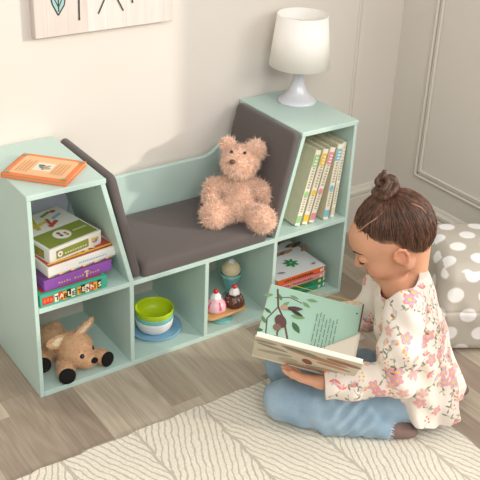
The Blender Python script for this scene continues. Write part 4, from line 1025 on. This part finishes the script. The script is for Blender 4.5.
nA = nrm(np.cross(Gx, Ad)); nA = nA if nA@Bd > 0 else -nA; BWA = .262; nB = nrm(np.cross(Gx, Bd)); nB = nB if nB@Ad > 0 else -nB
COV = mat('book_cover', 'd9cfb8', .5)
m = MB(); slab(m, S0, Gx, Ad, nA, LG, BWA, 0, .0028); slab(m, S0, Gx, Bd, nB, LG, BW, 0, .0028)
m.tube([S0, S1], .004, 10); cvb = m.build('cover', COV, bk)
m = MB(); slab(m, S0+Gx*.003+Bd*.006, Gx, Bd, nB, LG-.006, BW-.009, .0028, .0140); slab(m, S0+Gx*.003+Ad*.006, Gx, Ad, nA, LG-.006, BWA-.008, .0028, .0060)
pbk = m.build('page_block', mat('cream_pages', 'ece4d2', .75), bk)
# curved loose page rising out of the gutter on the near-reader end
cp = MB(); nu_, nv_ = 14, 8; vs = []; fs = []
for j in range(nv_+1):
    for i in range(nu_+1):
        t = i/nu_; s_ = j/nv_; x_ = .16+.115*s_
        a = Ad*(.17*t)+nA*(.008+.045*math.sin(t*2.2)*(.3+.7*s_)*(1-.3*t)); vs.append(S0+Gx*x_*LG/.281+a)
for j in range(nv_):
    for i in range(nu_): k = j*(nu_+1)+i; fs.append((k, k+1, k+nu_+2, k+nu_+1))
# printed far page: U runs away from the reader along the gutter, text reads from the reader's side
p = Print(S0+Gx*.003+nA*.006, Gx, Ad) if np.cross(Gx, Ad)@nA > 0 else None
U_, W2 = Gx, Ad
class P2(Print):
    def __init__(s, O, U, W, n): s.O = V(*O); s.U = nrm(U); s.W = nrm(W); s.n = n; s.l = .0004; s.k = 0; s.mb = MB()
p = P2(S0+Gx*.003+nA*.006, Gx, Ad, nA); GP = ink('b2d8c4')
p.O = p.O+p.W*.012; p.rect(.0, -.004, LG-.008, BWA-.016, GP)
bc, lc = ink('6f4f46'), [ink('5d8a5a'), ink('4a7350'), ink('7fa777')]
p.line([(.02, .235), (.035, .17), (.06, .13), (.085, .06), (.09, .01)], .006, bc); p.line([(.035, .17), (.012, .12), (.02, .06)], .004, bc); p.line([(.06, .13), (.05, .08), (.06, .02)], .005, bc); p.line([(.02, .2), (.06, .215), (.10, .205)], .003, bc)
rr2 = random.Random(5)
for (x_, y_, l_, w_, a_) in ((.045, .175, .030, .012, .9), (.02, .14, .028, .011, 2.6), (.075, .15, .045, .017, .1), (.085, .13, .045, .019, -.9), (.012, .21, .03, .012, 3.6), (.06, .222, .03, .010, -.2), (.10, .21, .03, .012, -.5), (.11, .222, .035, .012, .1),
                           (.012, .10, .03, .012, 2.2), (.01, .075, .026, .012, 3.4), (.02, .045, .03, .013, 4.2), (.035, .06, .026, .011, .2), (.04, .195, .025, .010, 2.1), (.03, .03, .03, .012, 1.2)):
    p.leaf(x_, y_, l_, w_, a_, rr2.choice(lc))
p.ell(.052, .12, .017, .024, ink('6a4a4a'), .4); p.ell(.046, .096, .012, .012, ink('8a6a5c')); p.leaf(.055, .17, .055, .017, .25, ink('5a4440')); p.leaf(.07, .172, .045, .012, -.35, ink('3f3a3a')); p.ell(.045, .05, .018, .015, ink('b9a884')); p.ell(.052, .172, .011, .010, ink('c0a088'))
TX = ink('55705f')
for k in range(4):
    pass
for k in range(7):   # text lines run across the page, from the gutter outwards
    x_ = .150+.0098*k; L0 = .185 if k < 3 else .165
    n_ = int((L0-.03)/.006)
    for q_ in range(n_):
        if (q_*7+k*3) % 6 != 0: p.rect(x_, .035+.006*q_, x_+.0022, .040+.006*q_, TX)
p.ell(.262, .205, .003, .003, TX)
p.line([(.05, BWA-.015), (LG-.01, BWA-.015)], .0024, ink('c9b23a')); p.line([(LG-.0085, .14), (LG-.0085, BWA-.017)], .004, ink('5a3f3f'))
p.build('page_print', pbk)
q = P2(S0-nB*0, Gx, Bd, -nB); q.rect(.001, .004, LG-.001, BW-.002, ink('cfc6b0'))
for (x_, y_, rx_, ry_, c_, a_) in ((.06, .10, .05, .018, 'a5a08c', .2), (.05, .16, .045, .012, '8e8a7c', -.3), (.17, .17, .09, .018, 'a87a5c', -.25), (.22, .12, .05, .014, 'b08668', -.2), (.15, .10, .014, .030, '8a4a40', .2), (.10, .06, .03, .02, 'b7ae94', .5), (.24, .19, .05, .016, '9b6a4e', -.2), (.03, .20, .03, .012, '9a9683', .1), (.12, .20, .05, .010, '76806a', -.2), (.2, .05, .05, .02, 'b5a58a', .1)):
    q.ell(x_, y_, rx_, ry_, ink(c_), a_)
q.build('cover_print', cvb)
pgm = MB(); vs = []; fs = []
nu_, nv_ = 16, 10
for j in range(nv_+1):
    for i in range(nu_+1):
        t = i/nu_; s_ = j/nv_; xg = LG*(.52+.47*s_)
        h_ = .0075+.050*(s_**1.3)*math.sin(min(1, t*1.0)*math.pi*.55)*(1-.1*t); vs.append(S0+Gx*xg+Ad*(.006+.125*t*(.35+.65*s_))+nA*h_)
for j in range(nv_):
    for i in range(nu_): k = j*(nu_+1)+i; fs.append((k, k+1, k+nu_+2, k+nu_+1))
pgm.add(vs, fs, None, True); lp = pgm.build('loose_page', mat('page_paper', 'e4dccb', .8), bk)
sol = lp.modifiers.new('s', 'SOLIDIFY'); sol.thickness = .0006

# ================================================================== CAMERA AND LIGHT
cam_d = bpy.data.cameras.new('camera'); cam = bpy.data.objects.new('camera', cam_d); COL.objects.link(cam)
r = V(0.81956296, -0.57128195, 0.04419832); uu = V(0.23212827, 0.40155361, 0.88592955); ff = V(0.52386356, 0.71581536, -0.46170916)
M = Matrix(((r[0], uu[0], -ff[0], -.82086559), (r[1], uu[1], -ff[1], -2.13382198), (r[2], uu[2], -ff[2], 1.78366577), (0, 0, 0, 1)))
cam.matrix_world = M; cam_d.sensor_width = 36; cam_d.sensor_fit = 'HORIZONTAL'; cam_d.lens = 925.468/480*36
cam_d.shift_x = -9.149/480; cam_d.shift_y = -19.103/480; cam_d.clip_start = .05
SC.camera = cam
wld = bpy.data.worlds.new('world'); SC.world = wld; wld.use_nodes = True
bgn = wld.node_tree.nodes['Background']; bgn.inputs[0].default_value = (1.0, .985, .97, 1); bgn.inputs[1].default_value = .56
sd = bpy.data.lights.new('sun', 'SUN'); sd.energy = 1.25; sd.angle = math.radians(2.2); sd.color = (1, .93, .82); so = bpy.data.objects.new('sun', sd); COL.objects.link(so)
so.rotation_euler = Vector((.99, -1.0, .40)).to_track_quat('Z', 'Y').to_euler()
def area(name, loc_, tgt, size, sy, e, col=(1, .975, .95)):
    d_ = bpy.data.lights.new(name, 'AREA'); d_.energy = e; d_.shape = 'RECTANGLE'; d_.size = size; d_.size_y = sy; d_.color = col
    o_ = bpy.data.objects.new(name, d_); COL.objects.link(o_); o_.location = loc_; o_.rotation_euler = (Vector(loc_)-Vector(tgt)).to_track_quat('Z', 'Y').to_euler(); return o_
area('window_daylight', (2.3, -2.6, 2.3), (.7, -.1, .3), 1.8, 1.6, 50)
area('room_fill', (-.7, -3.2, 2.9), (.6, 0, .3), 2.2, 1.6, 50)  # added fill light from the open front left, lifts the right wall
vs_ = SC.view_settings; vs_.view_transform = 'Standard'; vs_.look = 'None'; vs_.gamma = 1; vs_.exposure = 0.33; vs_.use_curve_mapping = False
for o in list(bpy.data.objects):
    if '_b' in o: del o['_b']
